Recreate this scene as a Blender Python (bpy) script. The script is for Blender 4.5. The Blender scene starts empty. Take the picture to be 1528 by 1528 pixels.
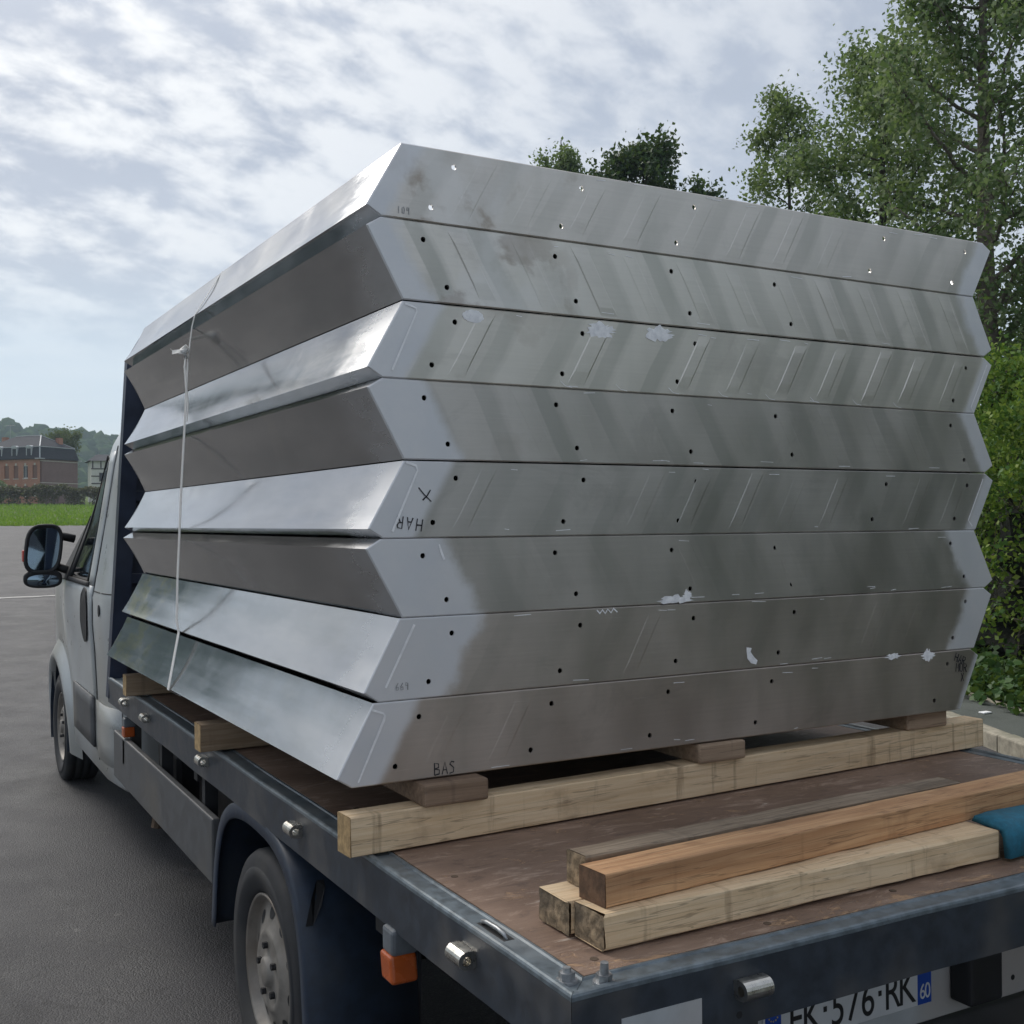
import bpy, bmesh, math, random
import numpy as np
from mathutils import Vector, Matrix
from mathutils.geometry import delaunay_2d_cdt

random.seed(7)
RNG = np.random.default_rng(11)
R = math.radians
sc = bpy.context.scene
COL = sc.collection

# ------------------------------------------------------------------ camera
H = 0.91                                  # height of the bed's top edge over the asphalt
yaw, pitch, roll = R(28.827), R(0.4735), R(-0.4012)
CAM = Vector((-0.9175, -1.4887, 0.7291 + H))
fw = Vector((math.sin(yaw)*math.cos(pitch), math.cos(yaw)*math.cos(pitch), math.sin(pitch)))
rt0 = Vector((math.cos(yaw), -math.sin(yaw), 0))
up0 = rt0.cross(fw)
rt = math.cos(roll)*rt0 + math.sin(roll)*up0
up = -math.sin(roll)*rt0 + math.cos(roll)*up0
cd = bpy.data.cameras.new('camera')
cd.sensor_width = 36.0
cd.lens = 36.0*1689.7/1528.0
cd.clip_start = 0.05
cd.clip_end = 6000
cam = bpy.data.objects.new('camera', cd)
COL.objects.link(cam)
cam.matrix_world = Matrix(((rt.x, up.x, -fw.x, CAM.x), (rt.y, up.y, -fw.y, CAM.y), (rt.z, up.z, -fw.z, CAM.z), (0, 0, 0, 1)))
sc.camera = cam

# ------------------------------------------------------------------ node helpers
class NT:
    def __init__(s, tree):
        s.t = tree; s.t.nodes.clear()
    def n(s, typ, **kw):
        nd = s.t.nodes.new(typ)
        for k, v in kw.items():
            if k.startswith('in_'):
                key = k[3:]
                key = int(key) if key.isdigit() else key.replace('_', ' ')
                s.put(nd, key, v)
            else:
                setattr(nd, k, v)
        return nd
    def put(s, nd, key, v):
        sock = nd.inputs[key]
        if isinstance(v, bpy.types.NodeSocket):
            s.t.links.new(v, sock)
        elif isinstance(v, bpy.types.Node):
            s.t.links.new(v.outputs[0], sock)
        else:
            if sock.type == 'RGBA' and len(v) == 3: v = (*v, 1)
            sock.default_value = v
    def math(s, op, a, b=None, c=None, clamp=False):
        nd = s.t.nodes.new('ShaderNodeMath'); nd.operation = op; nd.use_clamp = clamp
        s.put(nd, 0, a)
        if b is not None: s.put(nd, 1, b)
        if c is not None: s.put(nd, 2, c)
        return nd.outputs[0]
    def mix(s, f, a, b, blend='MIX'):
        nd = s.t.nodes.new('ShaderNodeMix'); nd.data_type = 'RGBA'; nd.blend_type = blend
        s.put(nd, 0, f); s.put(nd, 6, a); s.put(nd, 7, b)
        return nd.outputs[2]
    def ss(s, x, a, b):
        nd = s.t.nodes.new('ShaderNodeMapRange'); nd.interpolation_type = 'SMOOTHSTEP'
        s.put(nd, 0, x); nd.inputs[1].default_value = a; nd.inputs[2].default_value = b
        return nd.outputs[0]
    def lin(s, x, a, b, c=0.0, d=1.0):
        nd = s.t.nodes.new('ShaderNodeMapRange')
        s.put(nd, 0, x); nd.inputs[1].default_value = a; nd.inputs[2].default_value = b
        nd.inputs[3].default_value = c; nd.inputs[4].default_value = d
        return nd.outputs[0]
    def noise(s, vec, scale, detail=4, rough=0.55, dist=0.0, out=0):
        nd = s.t.nodes.new('ShaderNodeTexNoise')
        if vec is not None: s.put(nd, 'Vector', vec)
        nd.inputs['Scale'].default_value = scale; nd.inputs['Detail'].default_value = detail
        nd.inputs['Roughness'].default_value = rough; nd.inputs['Distortion'].default_value = dist
        return nd.outputs[out]
    def mapping(s, vec, scale=(1, 1, 1), loc=(0, 0, 0), rot=(0, 0, 0)):
        nd = s.t.nodes.new('ShaderNodeMapping')
        s.put(nd, 'Vector', vec)
        nd.inputs['Scale'].default_value = scale; nd.inputs['Location'].default_value = loc; nd.inputs['Rotation'].default_value = rot
        return nd.outputs[0]

# ------------------------------------------------------------------ sky and sun
SUN_AZ, SUN_EL = R(-12), R(44)             # azimuth clockwise from +Y
sund = Vector((math.sin(SUN_AZ)*math.cos(SUN_EL), math.cos(SUN_AZ)*math.cos(SUN_EL), math.sin(SUN_EL)))
world = bpy.data.worlds.new('World'); sc.world = world; world.use_nodes = True
w = NT(world.node_tree)
sky = w.n('ShaderNodeTexSky', sky_type='NISHITA', sun_disc=False)
sky.sun_elevation = SUN_EL; sky.sun_rotation = SUN_AZ; sky.air_density = 1.0; sky.dust_density = 1.5
tc = w.n('ShaderNodeTexCoord')
gen = tc.outputs['Generated']
sep = w.n('ShaderNodeSeparateXYZ', in_0=gen)
zc = w.math('MAXIMUM', sep.outputs[2], 0.0)
den = w.math('ADD', zc, 0.42)
px = w.math('DIVIDE', sep.outputs[0], den); py = w.math('DIVIDE', sep.outputs[1], den)
pl = w.n('ShaderNodeCombineXYZ', in_0=px, in_1=py, in_2=0.0).outputs[0]
warp = w.mapping(pl, (1, 1, 1), (3.1, 1.7, 0), (0, 0, R(-10)))
puff = w.noise(w.mapping(warp, (1.0, 1.35, 1)), 11.0, 9, 0.57, 0.15)
big = w.noise(w.mapping(pl, (1, 1, 1), (7.3, 2.2, 0)), 1.5, 3, 0.5, 0.2)
thin = w.noise(w.mapping(pl, (1, 1.6, 1), (1.3, 9.2, 0), (0, 0, R(20))), 2.2, 4, 0.5, 0.3)
sdot = w.math('MAXIMUM', w.n('ShaderNodeVectorMath', operation='DOT_PRODUCT', in_0=gen, in_1=tuple(sund)).outputs['Value'], 0.0)
glow = w.math('POWER', sdot, 4.0)
# puffs are strongest towards the sun, smooth grey-blue layer elsewhere
pm = w.ss(w.math('ADD', w.math('MULTIPLY', puff, 0.66), w.math('MULTIPLY', big, 0.44)), 0.455, 0.645)
layer = w.ss(thin, 0.30, 0.70)
c_dark = w.mix(layer, (2.35, 2.55, 2.98), (3.0, 3.22, 3.65))
c_lit = w.mix(glow, (3.5, 3.68, 4.0), (7.0, 6.85, 6.45))
cloud = w.mix(pm, c_dark, c_lit)
cloud = w.mix(1.0, cloud, w.n('ShaderNodeCombineColor', in_0=w.lin(glow, 0, 1, 0.97, 1.10), in_1=w.lin(glow, 0, 1, 0.97, 1.09), in_2=w.lin(glow, 0, 1, 0.97, 1.06)), 'MULTIPLY')
low = w.mix(w.noise(w.mapping(gen, (2, 2, 22)), 2.2, 4), (3.0, 3.75, 4.5), (4.3, 4.7, 5.0))
cloud = w.mix(w.ss(sep.outputs[2], 0.10, 0.235), low, cloud)
final = w.mix(0.86, sky, cloud)
bg = w.n('ShaderNodeBackground', in_Color=final, in_Strength=0.09)
out = w.n('ShaderNodeOutputWorld', in_Surface=bg)

sl = bpy.data.lights.new('sun', 'SUN'); sl.energy = 1.3; sl.angle = R(34); sl.color = (1.0, 0.95, 0.88)
so = bpy.data.objects.new('sun', sl); COL.objects.link(so)
so.rotation_euler = sund.to_track_quat('Z', 'Y').to_euler()

sc.view_settings.view_transform = 'Standard'
sc.view_settings.look = 'None'
sc.view_settings.gamma = 1.0
sc.view_settings.use_curve_mapping = False
sc.view_settings.exposure = 1.05
sc.cycles.max_bounces = 8
sc.cycles.use_denoising = True

# ------------------------------------------------------------------ object helpers
def tag(o, label=None, cat=None, group=None, kind=None):
    if label: o['label'] = label
    if cat: o['category'] = cat
    if group: o['group'] = group
    if kind: o['kind'] = kind
    return o
def empty(name, loc=(0, 0, 0), rz=0.0):
    o = bpy.data.objects.new(name, None); COL.objects.link(o)
    o.location = loc; o.rotation_euler = (0, 0, rz); o.empty_display_size = 0.1
    return o
def mat_of(o):
    return Matrix.Translation(o.location) @ o.rotation_euler.to_matrix().to_4x4()
def link(name, me, mat=None, parent=None, world=False, loc=None):
    """world=True: the mesh is in world coordinates although the thing stands elsewhere"""
    o = bpy.data.objects.new(name, me); COL.objects.link(o)
    if mat is not None and len(me.materials) == 0: me.materials.append(mat)
    if parent is not None:
        o.parent = parent
        if world:
            top = parent
            m = Matrix.Identity(4)
            chain = []
            while top is not None: chain.append(top); top = top.parent
            for t in reversed(chain): m = m @ t.matrix_parent_inverse @ mat_of(t)
            o.matrix_parent_inverse = m.inverted()
    if loc is not None: o.location = loc
    return o
def mesh(name, vs, fs, smooth=False):
    me = bpy.data.meshes.new(name); me.from_pydata([tuple(v) for v in vs], [], fs); me.update()
    if smooth: me.shade_smooth()
    return me
def bm_mesh(name, bm, smooth=False):
    me = bpy.data.meshes.new(name); bmesh.ops.recalc_face_normals(bm, faces=bm.faces); bm.to_mesh(me); bm.free()
    if smooth: me.shade_smooth()
    return me
def bm_box(bm, x0, x1, y0, y1, z0, z1, bev=0.0, seg=1):
    r = bmesh.ops.create_cube(bm, size=1.0, matrix=Matrix.Translation(((x0+x1)/2, (y0+y1)/2, (z0+z1)/2)) @ Matrix.Diagonal((abs(x1-x0), abs(y1-y0), abs(z1-z0), 1)))
    if bev > 0:
        es = list({e for v in r['verts'] for e in v.link_edges})
        bmesh.ops.bevel(bm, geom=es, offset=bev, segments=seg, affect='EDGES', profile=0.5)
def box(name, x0, x1, y0, y1, z0, z1, mat, parent=None, bev=0.0, seg=1, world=True):
    bm = bmesh.new(); bm_box(bm, x0, x1, y0, y1, z0, z1, bev, seg)
    return link(name, bm_mesh(name, bm), mat, parent, world and parent is not None)
def prism(pts, y0, y1):
    """closed polygon (x,z) swept along y"""
    n = len(pts); vs = [(x, y0, z) for x, z in pts] + [(x, y1, z) for x, z in pts]
    fs = [list(range(n))[::-1], [n+i for i in range(n)]] + [[i, (i+1) % n, n+(i+1) % n, n+i] for i in range(n)]
    return vs, fs
def strip(pts, t):
    """open polyline (x,z) thickened to the left by t -> closed polygon"""
    P = [Vector((a, b)) for a, b in pts]; off = []
    for i, p in enumerate(P):
        ds = []
        if i > 0: ds.append((p-P[i-1]).normalized())
        if i < len(P)-1: ds.append((P[i+1]-p).normalized())
        ns = [Vector((-d.y, d.x)) for d in ds]
        m = sum(ns, Vector((0, 0))); m.normalize()
        off.append(p + m*(t/max(0.3, m.dot(ns[0]))))
    return [tuple(p) for p in P] + [tuple(p) for p in reversed(off)]
def tube(bm, path, r, n=8, r2=None, cap=True):
    P = [Vector(p) for p in path]; rings = []
    for i, p in enumerate(P):
        d = (P[min(i+1, len(P)-1)] - P[max(i-1, 0)]).normalized()
        a = d.cross(Vector((0, 0, 1)))
        if a.length < 1e-3: a = d.cross(Vector((1, 0, 0)))
        a.normalize(); b = d.cross(a)
        rr = r if r2 is None else r + (r2-r)*i/(len(P)-1)
        rings.append([bm.verts.new(p + (a*math.cos(k*2*math.pi/n) + b*math.sin(k*2*math.pi/n))*rr) for k in range(n)])
    for i in range(len(P)-1):
        for k in range(n):
            bm.faces.new((rings[i][k], rings[i][(k+1) % n], rings[i+1][(k+1) % n], rings[i+1][k]))
    if cap:
        bm.faces.new(rings[0][::-1]); bm.faces.new(rings[-1])
def lathe_x(prof, n=40, closed=False):
    """profile of (x, r), turned about the X axis"""
    vs, fs = [], []
    for x, r in prof:
        for k in range(n):
            a = 2*math.pi*k/n; vs.append((x, r*math.cos(a), r*math.sin(a)))
    m = len(prof)
    for i in range(m if closed else m-1):
        j = (i+1) % m
        for k in range(n):
            fs.append((i*n+k, i*n+(k+1) % n, j*n+(k+1) % n, j*n+k))
    return vs, fs

# ------------------------------------------------------------------ materials
def material(name):
    m = bpy.data.materials.new(name); m.use_nodes = True
    t = NT(m.node_tree)
    b = t.n('ShaderNodeBsdfPrincipled'); o = t.n('ShaderNodeOutputMaterial', in_Surface=b)
    return m, t, b
def bump(t, b, h, dist, strength=1.0):
    bp = t.n('ShaderNodeBump', in_Height=h, in_Strength=strength, in_Distance=dist)
    t.put(b, 'Normal', bp)
def simple(name, col, rough=0.6, metal=0.0, var=0.25, scale=18.0, bumpd=0.0, dirt=None, spec=0.5):
    m, t, b = material(name)
    ob = t.n('ShaderNodeTexCoord').outputs['Object']
    n1 = t.noise(ob, scale, 6, 0.6); n2 = t.noise(ob, scale*0.17, 3, 0.5)
    dark = tuple(c*(1-var) for c in col); lite = tuple(min(1, c*(1+var*0.7)) for c in col)
    c = t.mix(t.ss(n1, 0.3, 0.7), dark, lite)
    if dirt: c = t.mix(t.math('MULTIPLY', t.ss(n2, 0.48, 0.68), 0.7), c, dirt)
    t.put(b, 'Base Color', c); t.put(b, 'Metallic', metal)
    t.put(b, 'Roughness', t.lin(n1, 0.25, 0.75, max(0.03, rough-0.08), min(1, rough+0.1)))
    t.put(b, 'Specular IOR Level', spec)
    if bumpd: bump(t, b, n1, bumpd)
    return m

def alu_side(name, yellow=False):
    """folded sheet: mill finish, streaks along the length (local Y)"""
    m, t, b = material(name)
    ob = t.n('ShaderNodeTexCoord').outputs['Object']
    info = t.n('ShaderNodeObjectInfo').outputs['Random']
    vec = t.n('ShaderNodeVectorMath', operation='ADD', in_0=ob, in_1=t.n('ShaderNodeCombineXYZ', in_0=t.math('MULTIPLY', info, 40.0), in_1=0.0, in_2=t.math('MULTIPLY', info, 17.0))).outputs[0]
    streak = t.noise(t.mapping(vec, (1, 0.02, 1)), 90, 5, 0.6)
    broad = t.noise(t.mapping(vec, (1, 0.25, 1)), 9, 4, 0.55)
    smudge = t.noise(vec, 4.5, 5, 0.6, 0.6)
    c = t.mix(t.ss(broad, 0.3, 0.7), (0.285, 0.295, 0.305), (0.375, 0.38, 0.388))
    c = t.mix(t.math('MULTIPLY', t.ss(smudge, 0.56, 0.72), 0.35), c, (0.44, 0.43, 0.41))
    if yellow:
        sy = t.n('ShaderNodeSeparateXYZ', in_0=ob)
        ym = t.math('MULTIPLY', t.math('MULTIPLY', t.ss(sy.outputs[1], 1.75, 2.5), t.ss(t.noise(t.mapping(vec, (1, 0.4, 1)), 9, 4, 0.6), 0.46, 0.60)), 0.55)
        c = t.mix(ym, c, (0.52, 0.44, 0.17))
    sv = t.n('ShaderNodeSeparateXYZ', in_0=ob)
    mg = t.math('SUBTRACT', 1.0, t.ss(t.math('ADD', sv.outputs[1], t.math('MULTIPLY', t.math('SUBTRACT', t.noise(t.mapping(vec, (1, 0.35, 1)), 16, 3, 0.55), 0.5), 0.35)), 0.0, 0.30))
    c = t.mix(t.math('MULTIPLY', mg, 0.6), c, (0.58, 0.59, 0.61))
    t.put(b, 'Base Color', c); t.put(b, 'Metallic', t.lin(mg, 0, 1, 1.0, 0.75))
    r = t.math('ADD', t.math('ADD', t.lin(smudge, 0.3, 0.7, 0.07, 0.17), t.lin(streak, 0.3, 0.7, -0.02, 0.03)), t.math('MULTIPLY', mg, 0.22))
    t.put(b, 'Roughness', r)
    h = t.math('ADD', t.noise(t.mapping(vec, (1, 0.07, 1)), 9.0, 1, 0.3), t.math('MULTIPLY', t.noise(t.mapping(vec, (1, 0.5, 1)), 2.2, 1, 0.3), 1.2))
    bump(t, b, h, 0.0042)
    return m
def alu_front(name, wl, wr, soft, stain=0.0, tint=(0.56, 0.56, 0.55), seed=0.0, lean=1, bandk=0.5):
    """end plate: dull mill sheet with ground, brighter margins along both slanted edges (attributes hold the distance)"""
    m, t, b = material(name)
    tint = tuple(c*f for c, f in zip(tint, (0.96, 0.935, 0.905)))
    ob = t.n('ShaderNodeTexCoord').outputs['Object']
    vec = t.mapping(ob, (1, 1, 1), (seed*3.7, 0, seed*1.9))
    el = t.n('ShaderNodeAttribute', attribute_name='edge_left').outputs['Fac']
    er = t.n('ShaderNodeAttribute', attribute_name='edge_right').outputs['Fac']
    blot = t.noise(vec, 6.0, 6, 0.6, 0.3)
    fine = t.noise(t.mapping(vec, (0.6, 1, 1)), 160, 3, 0.6)
    scr = t.noise(t.mapping(vec, (0.15, 1, 2.5)), 55, 4, 0.6)
    drag = t.noise(t.mapping(vec, (1, 1, 0.5), (0, 0, 0), (0, R(28), 0)), 5.0, 4, 0.5)
    jit = t.math('MULTIPLY', t.math('SUBTRACT', t.noise(vec, 14, 5, 0.65), 0.5), soft)
    gl = t.math('SUBTRACT', 1.0, t.ss(t.math('ADD', el, jit), wl-0.012-soft*0.15, wl+0.012+soft*0.15))
    gr = t.math('SUBTRACT', 1.0, t.ss(t.math('ADD', er, jit), wr-0.012-soft*0.15, wr+0.012+soft*0.15))
    g = t.math('MAXIMUM', gl, gr)
    base = t.mix(t.ss(drag, 0.25, 0.75), tuple(c*0.86 for c in tint), tuple(c*1.1 for c in tint))
    base = t.mix(t.math('MULTIPLY', t.ss(scr, 0.60, 0.78), 0.30), base, (0.78, 0.77, 0.75))
    brush = t.noise(t.mapping(vec, (0.02, 1, 1)), 140, 4, 0.65)
    base = t.mix(t.math('MULTIPLY', t.ss(brush, 0.35, 0.7), 0.22), base, tuple(c*0.72 for c in tint))
    chev = t.noise(t.mapping(vec, (1, 1, 0.10), (0, 0, 0), (0, R(29 if lean > 0 else -29), 0)), 7.0, 3, 0.5)
    base = t.mix(t.math('MULTIPLY', t.ss(chev, 0.5, 0.66), 0.35), base, tuple(c*f for c, f in zip(tint, (0.70, 0.74, 0.72))))
    ph = t.math('FRACT', t.math('DIVIDE', t.math('ADD', t.math('ADD', el, -0.195+0.098), t.math('MULTIPLY', t.math('SUBTRACT', t.noise(vec, 3.0, 2, 0.5), 0.5), 0.05)), 0.166))
    bnd = t.math('MULTIPLY', t.ss(ph, 0.0, 0.03), t.math('SUBTRACT', 1.0, t.ss(ph, 0.27, 0.36)))
    bnd2 = t.math('MULTIPLY', t.ss(ph, 0.36, 0.42), t.math('SUBTRACT', 1.0, t.ss(ph, 0.55, 0.98)))
    mod = t.ss(t.noise(t.mapping(vec, (1, 1, 0.4)), 2.6, 3, 0.5), 0.35, 0.65)
    base = t.mix(t.math('MULTIPLY', t.math('MULTIPLY', bnd, mod), bandk), base, tuple(c*f for c, f in zip(tint, (0.64, 0.67, 0.66))))
    base = t.mix(t.math('MULTIPLY', bnd2, 0.5*bandk), base, tuple(min(1, c*1.18) for c in tint))
    grn_refl = t.math('MULTIPLY', t.math('SUBTRACT', 1.0, t.ss(t.math('ABSOLUTE', t.math('SUBTRACT', el, 0.75)), 0.15, 0.75)), 0.14*bandk)  # green reflection of trees behind the camera, painted into the plate colour
    base = t.mix(grn_refl, base, tuple(c*f for c, f in zip(tint, (0.80, 0.90, 0.78))))
    hand = t.math('MULTIPLY', t.ss(t.noise(t.mapping(vec, (1, 1, 1.6)), 3.6, 7, 0.68, 0.8), 0.54, 0.66), 0.30)
    base = t.mix(hand, base, tuple(c*0.66 for c in tint))
    if stain > 0:
        near = t.math('SUBTRACT', 1.0, t.ss(el, 0.25, 0.62))
        sm = t.math('MULTIPLY', t.math('MULTIPLY', t.ss(blot, 0.52, 0.62), near), stain)
        base = t.mix(sm, base, (0.30, 0.25, 0.20))
        lt = t.math('MULTIPLY', t.math('MULTIPLY', t.ss(t.noise(vec, 3.5, 5, 0.6), 0.47, 0.6), near), 0.5*stain)
        base = t.mix(lt, base, (0.70, 0.69, 0.67))
    ground = t.mix(t.ss(blot, 0.35, 0.65), (0.70, 0.715, 0.74), (0.79, 0.80, 0.82))
    c = t.mix(t.math('MULTIPLY', g, t.lin(blot, 0.3, 0.7, 0.95, 0.7)), base, ground)
    t.put(b, 'Base Color', c)
    t.put(b, 'Metallic', t.lin(g, 0, 1, 0.82, 0.5))
    t.put(b, 'Roughness', t.math('ADD', t.lin(g, 0, 1, 0.44, 0.55), t.math('ADD', t.lin(drag, 0.3, 0.7, -0.06, 0.06), t.lin(fine, 0.3, 0.7, -0.03, 0.03))))
    bump(t, b, t.noise(vec, 1.6, 1, 0.3), 0.004)
    return m

def wood(name, c0, c1, dark, rough=0.75, band=0.0):
    """grain runs along local X"""
    m, t, b = material(name)
    ob = t.n('ShaderNodeTexCoord').outputs['Object']
    info = t.n('ShaderNodeObjectInfo').outputs['Random']
    vec = t.n('ShaderNodeVectorMath', operation='ADD', in_0=ob, in_1=t.n('ShaderNodeCombineXYZ', in_0=t.math('MULTIPLY', info, 9.0), in_1=t.math('MULTIPLY', info, 31.0), in_2=0.0)).outputs[0]
    g = t.noise(t.mapping(vec, (0.05, 1, 1)), 70, 5, 0.6, 0.4)
    g2 = t.noise(t.mapping(vec, (0.12, 1, 1)), 16, 4, 0.55, 0.8)
    st = t.noise(vec, 7, 5, 0.6)
    sw = t.noise(t.mapping(vec, (1, 0.15, 0.10)), 26, 4, 0.6)
    c = t.mix(t.ss(g, 0.3, 0.72), c0, c1)
    c = t.mix(t.math('MULTIPLY', t.ss(g2, 0.5, 0.75), 0.4), c, dark)
    c = t.mix(t.math('MULTIPLY', t.ss(st, 0.55, 0.72), 0.45), c, dark)
    if band: c = t.mix(t.math('MULTIPLY', t.ss(sw, 0.55, 0.72), band), c, tuple(d*0.8 for d in dark))
    crack = t.noise(t.mapping(vec, (0.03, 1, 1)), 60, 3, 0.5, 0.3)
    c = t.mix(t.math('MULTIPLY', t.ss(t.math('ABSOLUTE', t.math('SUBTRACT', crack, 0.5)), 0.014, 0.004), 0.45), c, tuple(d*0.5 for d in dark))
    t.put(b, 'Base Color', c); t.put(b, 'Roughness', rough)
    bump(t, b, t.math('ADD', g, t.math('MULTIPLY', st, 0.6)), 0.0014)
    return m

def asphalt_mat(name='asphalt', c0=(0.031, 0.031, 0.034), c1=(0.062, 0.060, 0.064)):
    m, t, b = material(name)
    ob = t.n('ShaderNodeTexCoord').outputs['Object']
    big = t.noise(ob, 0.35, 5, 0.6); mid = t.noise(ob, 3.0, 5, 0.65)
    vor = t.n('ShaderNodeTexVoronoi', in_Vector=ob, in_Scale=150.0)
    fine = t.noise(ob, 90, 3, 0.7)
    c = t.mix(t.ss(t.math('ADD', t.math('MULTIPLY', big, 0.6), t.math('MULTIPLY', mid, 0.4)), 0.35, 0.65), c0, c1)
    sp = t.n('ShaderNodeSeparateColor', in_0=vor.outputs['Color']).outputs[0]
    c = t.mix(t.math('MULTIPLY', t.ss(sp, 0.66, 0.98), 0.4), c, (0.11, 0.108, 0.105))
    c = t.mix(t.math('MULTIPLY', t.ss(t.noise(ob, 1.1, 3, 0.5, 1.5), 0.60, 0.66), 0.35), c, tuple(x*0.5 for x in c0))
    crk = t.noise(ob, 0.55, 6, 0.62, 0.8)
    c = t.mix(t.math('MULTIPLY', t.ss(t.math('ABSOLUTE', t.math('SUBTRACT', crk, 0.5)), 0.0035, 0.0008), 0.35), c, tuple(x*0.35 for x in c0))
    c = t.mix(t.math('MULTIPLY', t.ss(t.noise(ob, 9.0, 2, 0.5), 0.71, 0.76), 0.5), c, (0.14, 0.135, 0.13))
    t.put(b, 'Base Color', c); t.put(b, 'Roughness', t.lin(mid, 0.3, 0.7, 0.60, 0.78)); t.put(b, 'Specular IOR Level', 0.35)
    h = t.math('ADD', t.math('MULTIPLY', vor.outputs['Distance'], -1.0), fine)
    bump(t, b, h, 0.0028)
    return m

def leaf_mat(name, cols, trans=0.35):
    m = bpy.data.materials.new(name); m.use_nodes = True
    t = NT(m.node_tree)
    rnd = t.n('ShaderNodeNewGeometry').outputs['Random Per Island']
    ramp = t.n('ShaderNodeValToRGB', in_Fac=rnd)
    e = ramp.color_ramp.elements
    while len(e) < len(cols): e.new(0.5)
    for i, c in enumerate(cols):
        e[i].position = i/(len(cols)-1); e[i].color = (*c, 1)
    b = t.n('ShaderNodeBsdfPrincipled', in_Base_Color=ramp, in_Roughness=0.5)
    b.inputs['Specular IOR Level'].default_value = 0.2 if trans > 0 else 0.0
    tr = t.n('ShaderNodeBsdfTranslucent', in_Color=t.mix(0.5, ramp.outputs[0], (0.16, 0.22, 0.03)))
    mx = t.n('ShaderNodeMixShader', in_0=trans, in_1=b, in_2=tr)
    t.n('ShaderNodeOutputMaterial', in_Surface=mx)
    return m

M = {}
M['side'] = alu_side('aluminium_sheet')
M['sidey'] = alu_side('aluminium_sheet_with_yellow_smear', True)
M['frail'] = simple('painted_steel_blue_grey', (0.030, 0.038, 0.050), 0.42, 0.0, 0.3, 22, 0.0006, dirt=(0.10, 0.095, 0.09))
M['railtop'] = simple('worn_blue_grey_paint', (0.135, 0.165, 0.185), 0.4, 0.25, 0.35, 30, 0.0006, dirt=(0.22, 0.24, 0.25))
M['plastic'] = simple('grey_blue_plastic', (0.018, 0.030, 0.053), 0.5, 0.0, 0.25, 25, 0.0003, dirt=(0.04, 0.047, 0.06))
M['guard'] = simple('dusty_grey_paint', (0.075, 0.078, 0.082), 0.5, 0.0, 0.25, 12, 0.0004, dirt=(0.11, 0.10, 0.085))
M['black'] = simple('black_rubber', (0.012, 0.012, 0.014), 0.6, 0.0, 0.3, 30)
M['chassis'] = simple('chassis_black', (0.014, 0.015, 0.018), 0.65, 0.0, 0.4, 10, dirt=(0.04, 0.035, 0.03))
M['rust'] = simple('rusty_steel', (0.11, 0.075, 0.05), 0.8, 0.2, 0.4, 25)
M['tyre'] = simple('tyre_rubber', (0.022, 0.023, 0.026), 0.72, 0.0, 0.3, 20, 0.0005, dirt=(0.05, 0.047, 0.043))
M['rim'] = simple('dirty_silver_wheel', (0.245, 0.225, 0.20), 0.5, 0.4, 0.25, 14, 0.0004, dirt=(0.17, 0.13, 0.095))
M['zinc'] = simple('zinc_plated', (0.62, 0.60, 0.55), 0.28, 1.0, 0.2, 40, 0.0003)
M['galv'] = simple('galvanised_bolt', (0.36, 0.37, 0.38), 0.45, 0.9, 0.25, 60, 0.0003)
M['white'] = simple('silver_grey_van_paint', (0.46, 0.48, 0.48), 0.32, 0.15, 0.10, 6, 0.0, dirt=(0.33, 0.32, 0.28))
M['panel'] = simple('pale_grey_panel', (0.42, 0.44, 0.45), 0.5, 0.0, 0.12, 8, 0.0, dirt=(0.40, 0.34, 0.30))
M['amber'] = simple('amber_lens', (0.42, 0.085, 0.016), 0.25, 0.0, 0.15, 20)
M['red'] = simple('red_lens', (0.45, 0.03, 0.02), 0.3, 0.0, 0.15, 20)
M['lampgrey'] = simple('lamp_housing_grey', (0.13, 0.145, 0.16), 0.5, 0.0, 0.2, 20)
M['navy'] = simple('navy_painted_headboard', (0.014, 0.024, 0.052), 0.42, 0.0, 0.3, 8, 0.0003, dirt=(0.03, 0.035, 0.05))
M['blue'] = simple('plate_blue', (0.01, 0.06, 0.34), 0.4, 0.0, 0.05, 10)
M['plate'] = simple('plate_white', (0.60, 0.61, 0.62), 0.4, 0.0, 0.06, 12, dirt=(0.5, 0.46, 0.42))
M['ink'] = simple('black_print', (0.012, 0.012, 0.013), 0.5, 0.0, 0.1, 10)
M['marker'] = simple('marker_ink', (0.022, 0.022, 0.028), 0.6, 0.0, 0.3, 90)
M['faint'] = simple('faint_marker', (0.36, 0.36, 0.365), 0.5, 0.5, 0.3, 200)
M['residue'] = simple('white_residue', (0.90, 0.91, 0.93), 0.6, 0.0, 0.15, 60)
M['weld'] = simple('bright_scratch', (0.93, 0.93, 0.94), 0.45, 0.15, 0.1, 60)
M['strap'] = simple('white_lashing_strap', (0.86, 0.86, 0.85), 0.55, 0.0, 0.06, 150)
def see_through(m, f):
    t = NT.__new__(NT); t.t = m.node_tree
    o = [n for n in t.t.nodes if n.type == 'OUTPUT_MATERIAL'][0]; b = o.inputs['Surface'].links[0].from_node
    tr = t.n('ShaderNodeBsdfTranslucent', in_Color=(0.85, 0.85, 0.83))
    t.put(o, 'Surface', t.n('ShaderNodeMixShader', in_0=f, in_1=b, in_2=tr))
see_through(M['strap'], 0.4)
M['foam'] = simple('teal_foam', (0.022, 0.155, 0.235), 0.75, 0.0, 0.2, 60, 0.0012)
M['pale'] = wood('pale_spruce', (0.68, 0.49, 0.29), (0.80, 0.62, 0.41), (0.28, 0.185, 0.105), band=0.6)
M['brown'] = wood('orange_brown_timber', (0.47, 0.245, 0.115), (0.66, 0.40, 0.21), (0.23, 0.115, 0.055), band=0.25)
M['grey'] = wood('weathered_grey_timber', (0.20, 0.145, 0.095), (0.34, 0.265, 0.19), (0.07, 0.05, 0.035), band=0.3)
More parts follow.
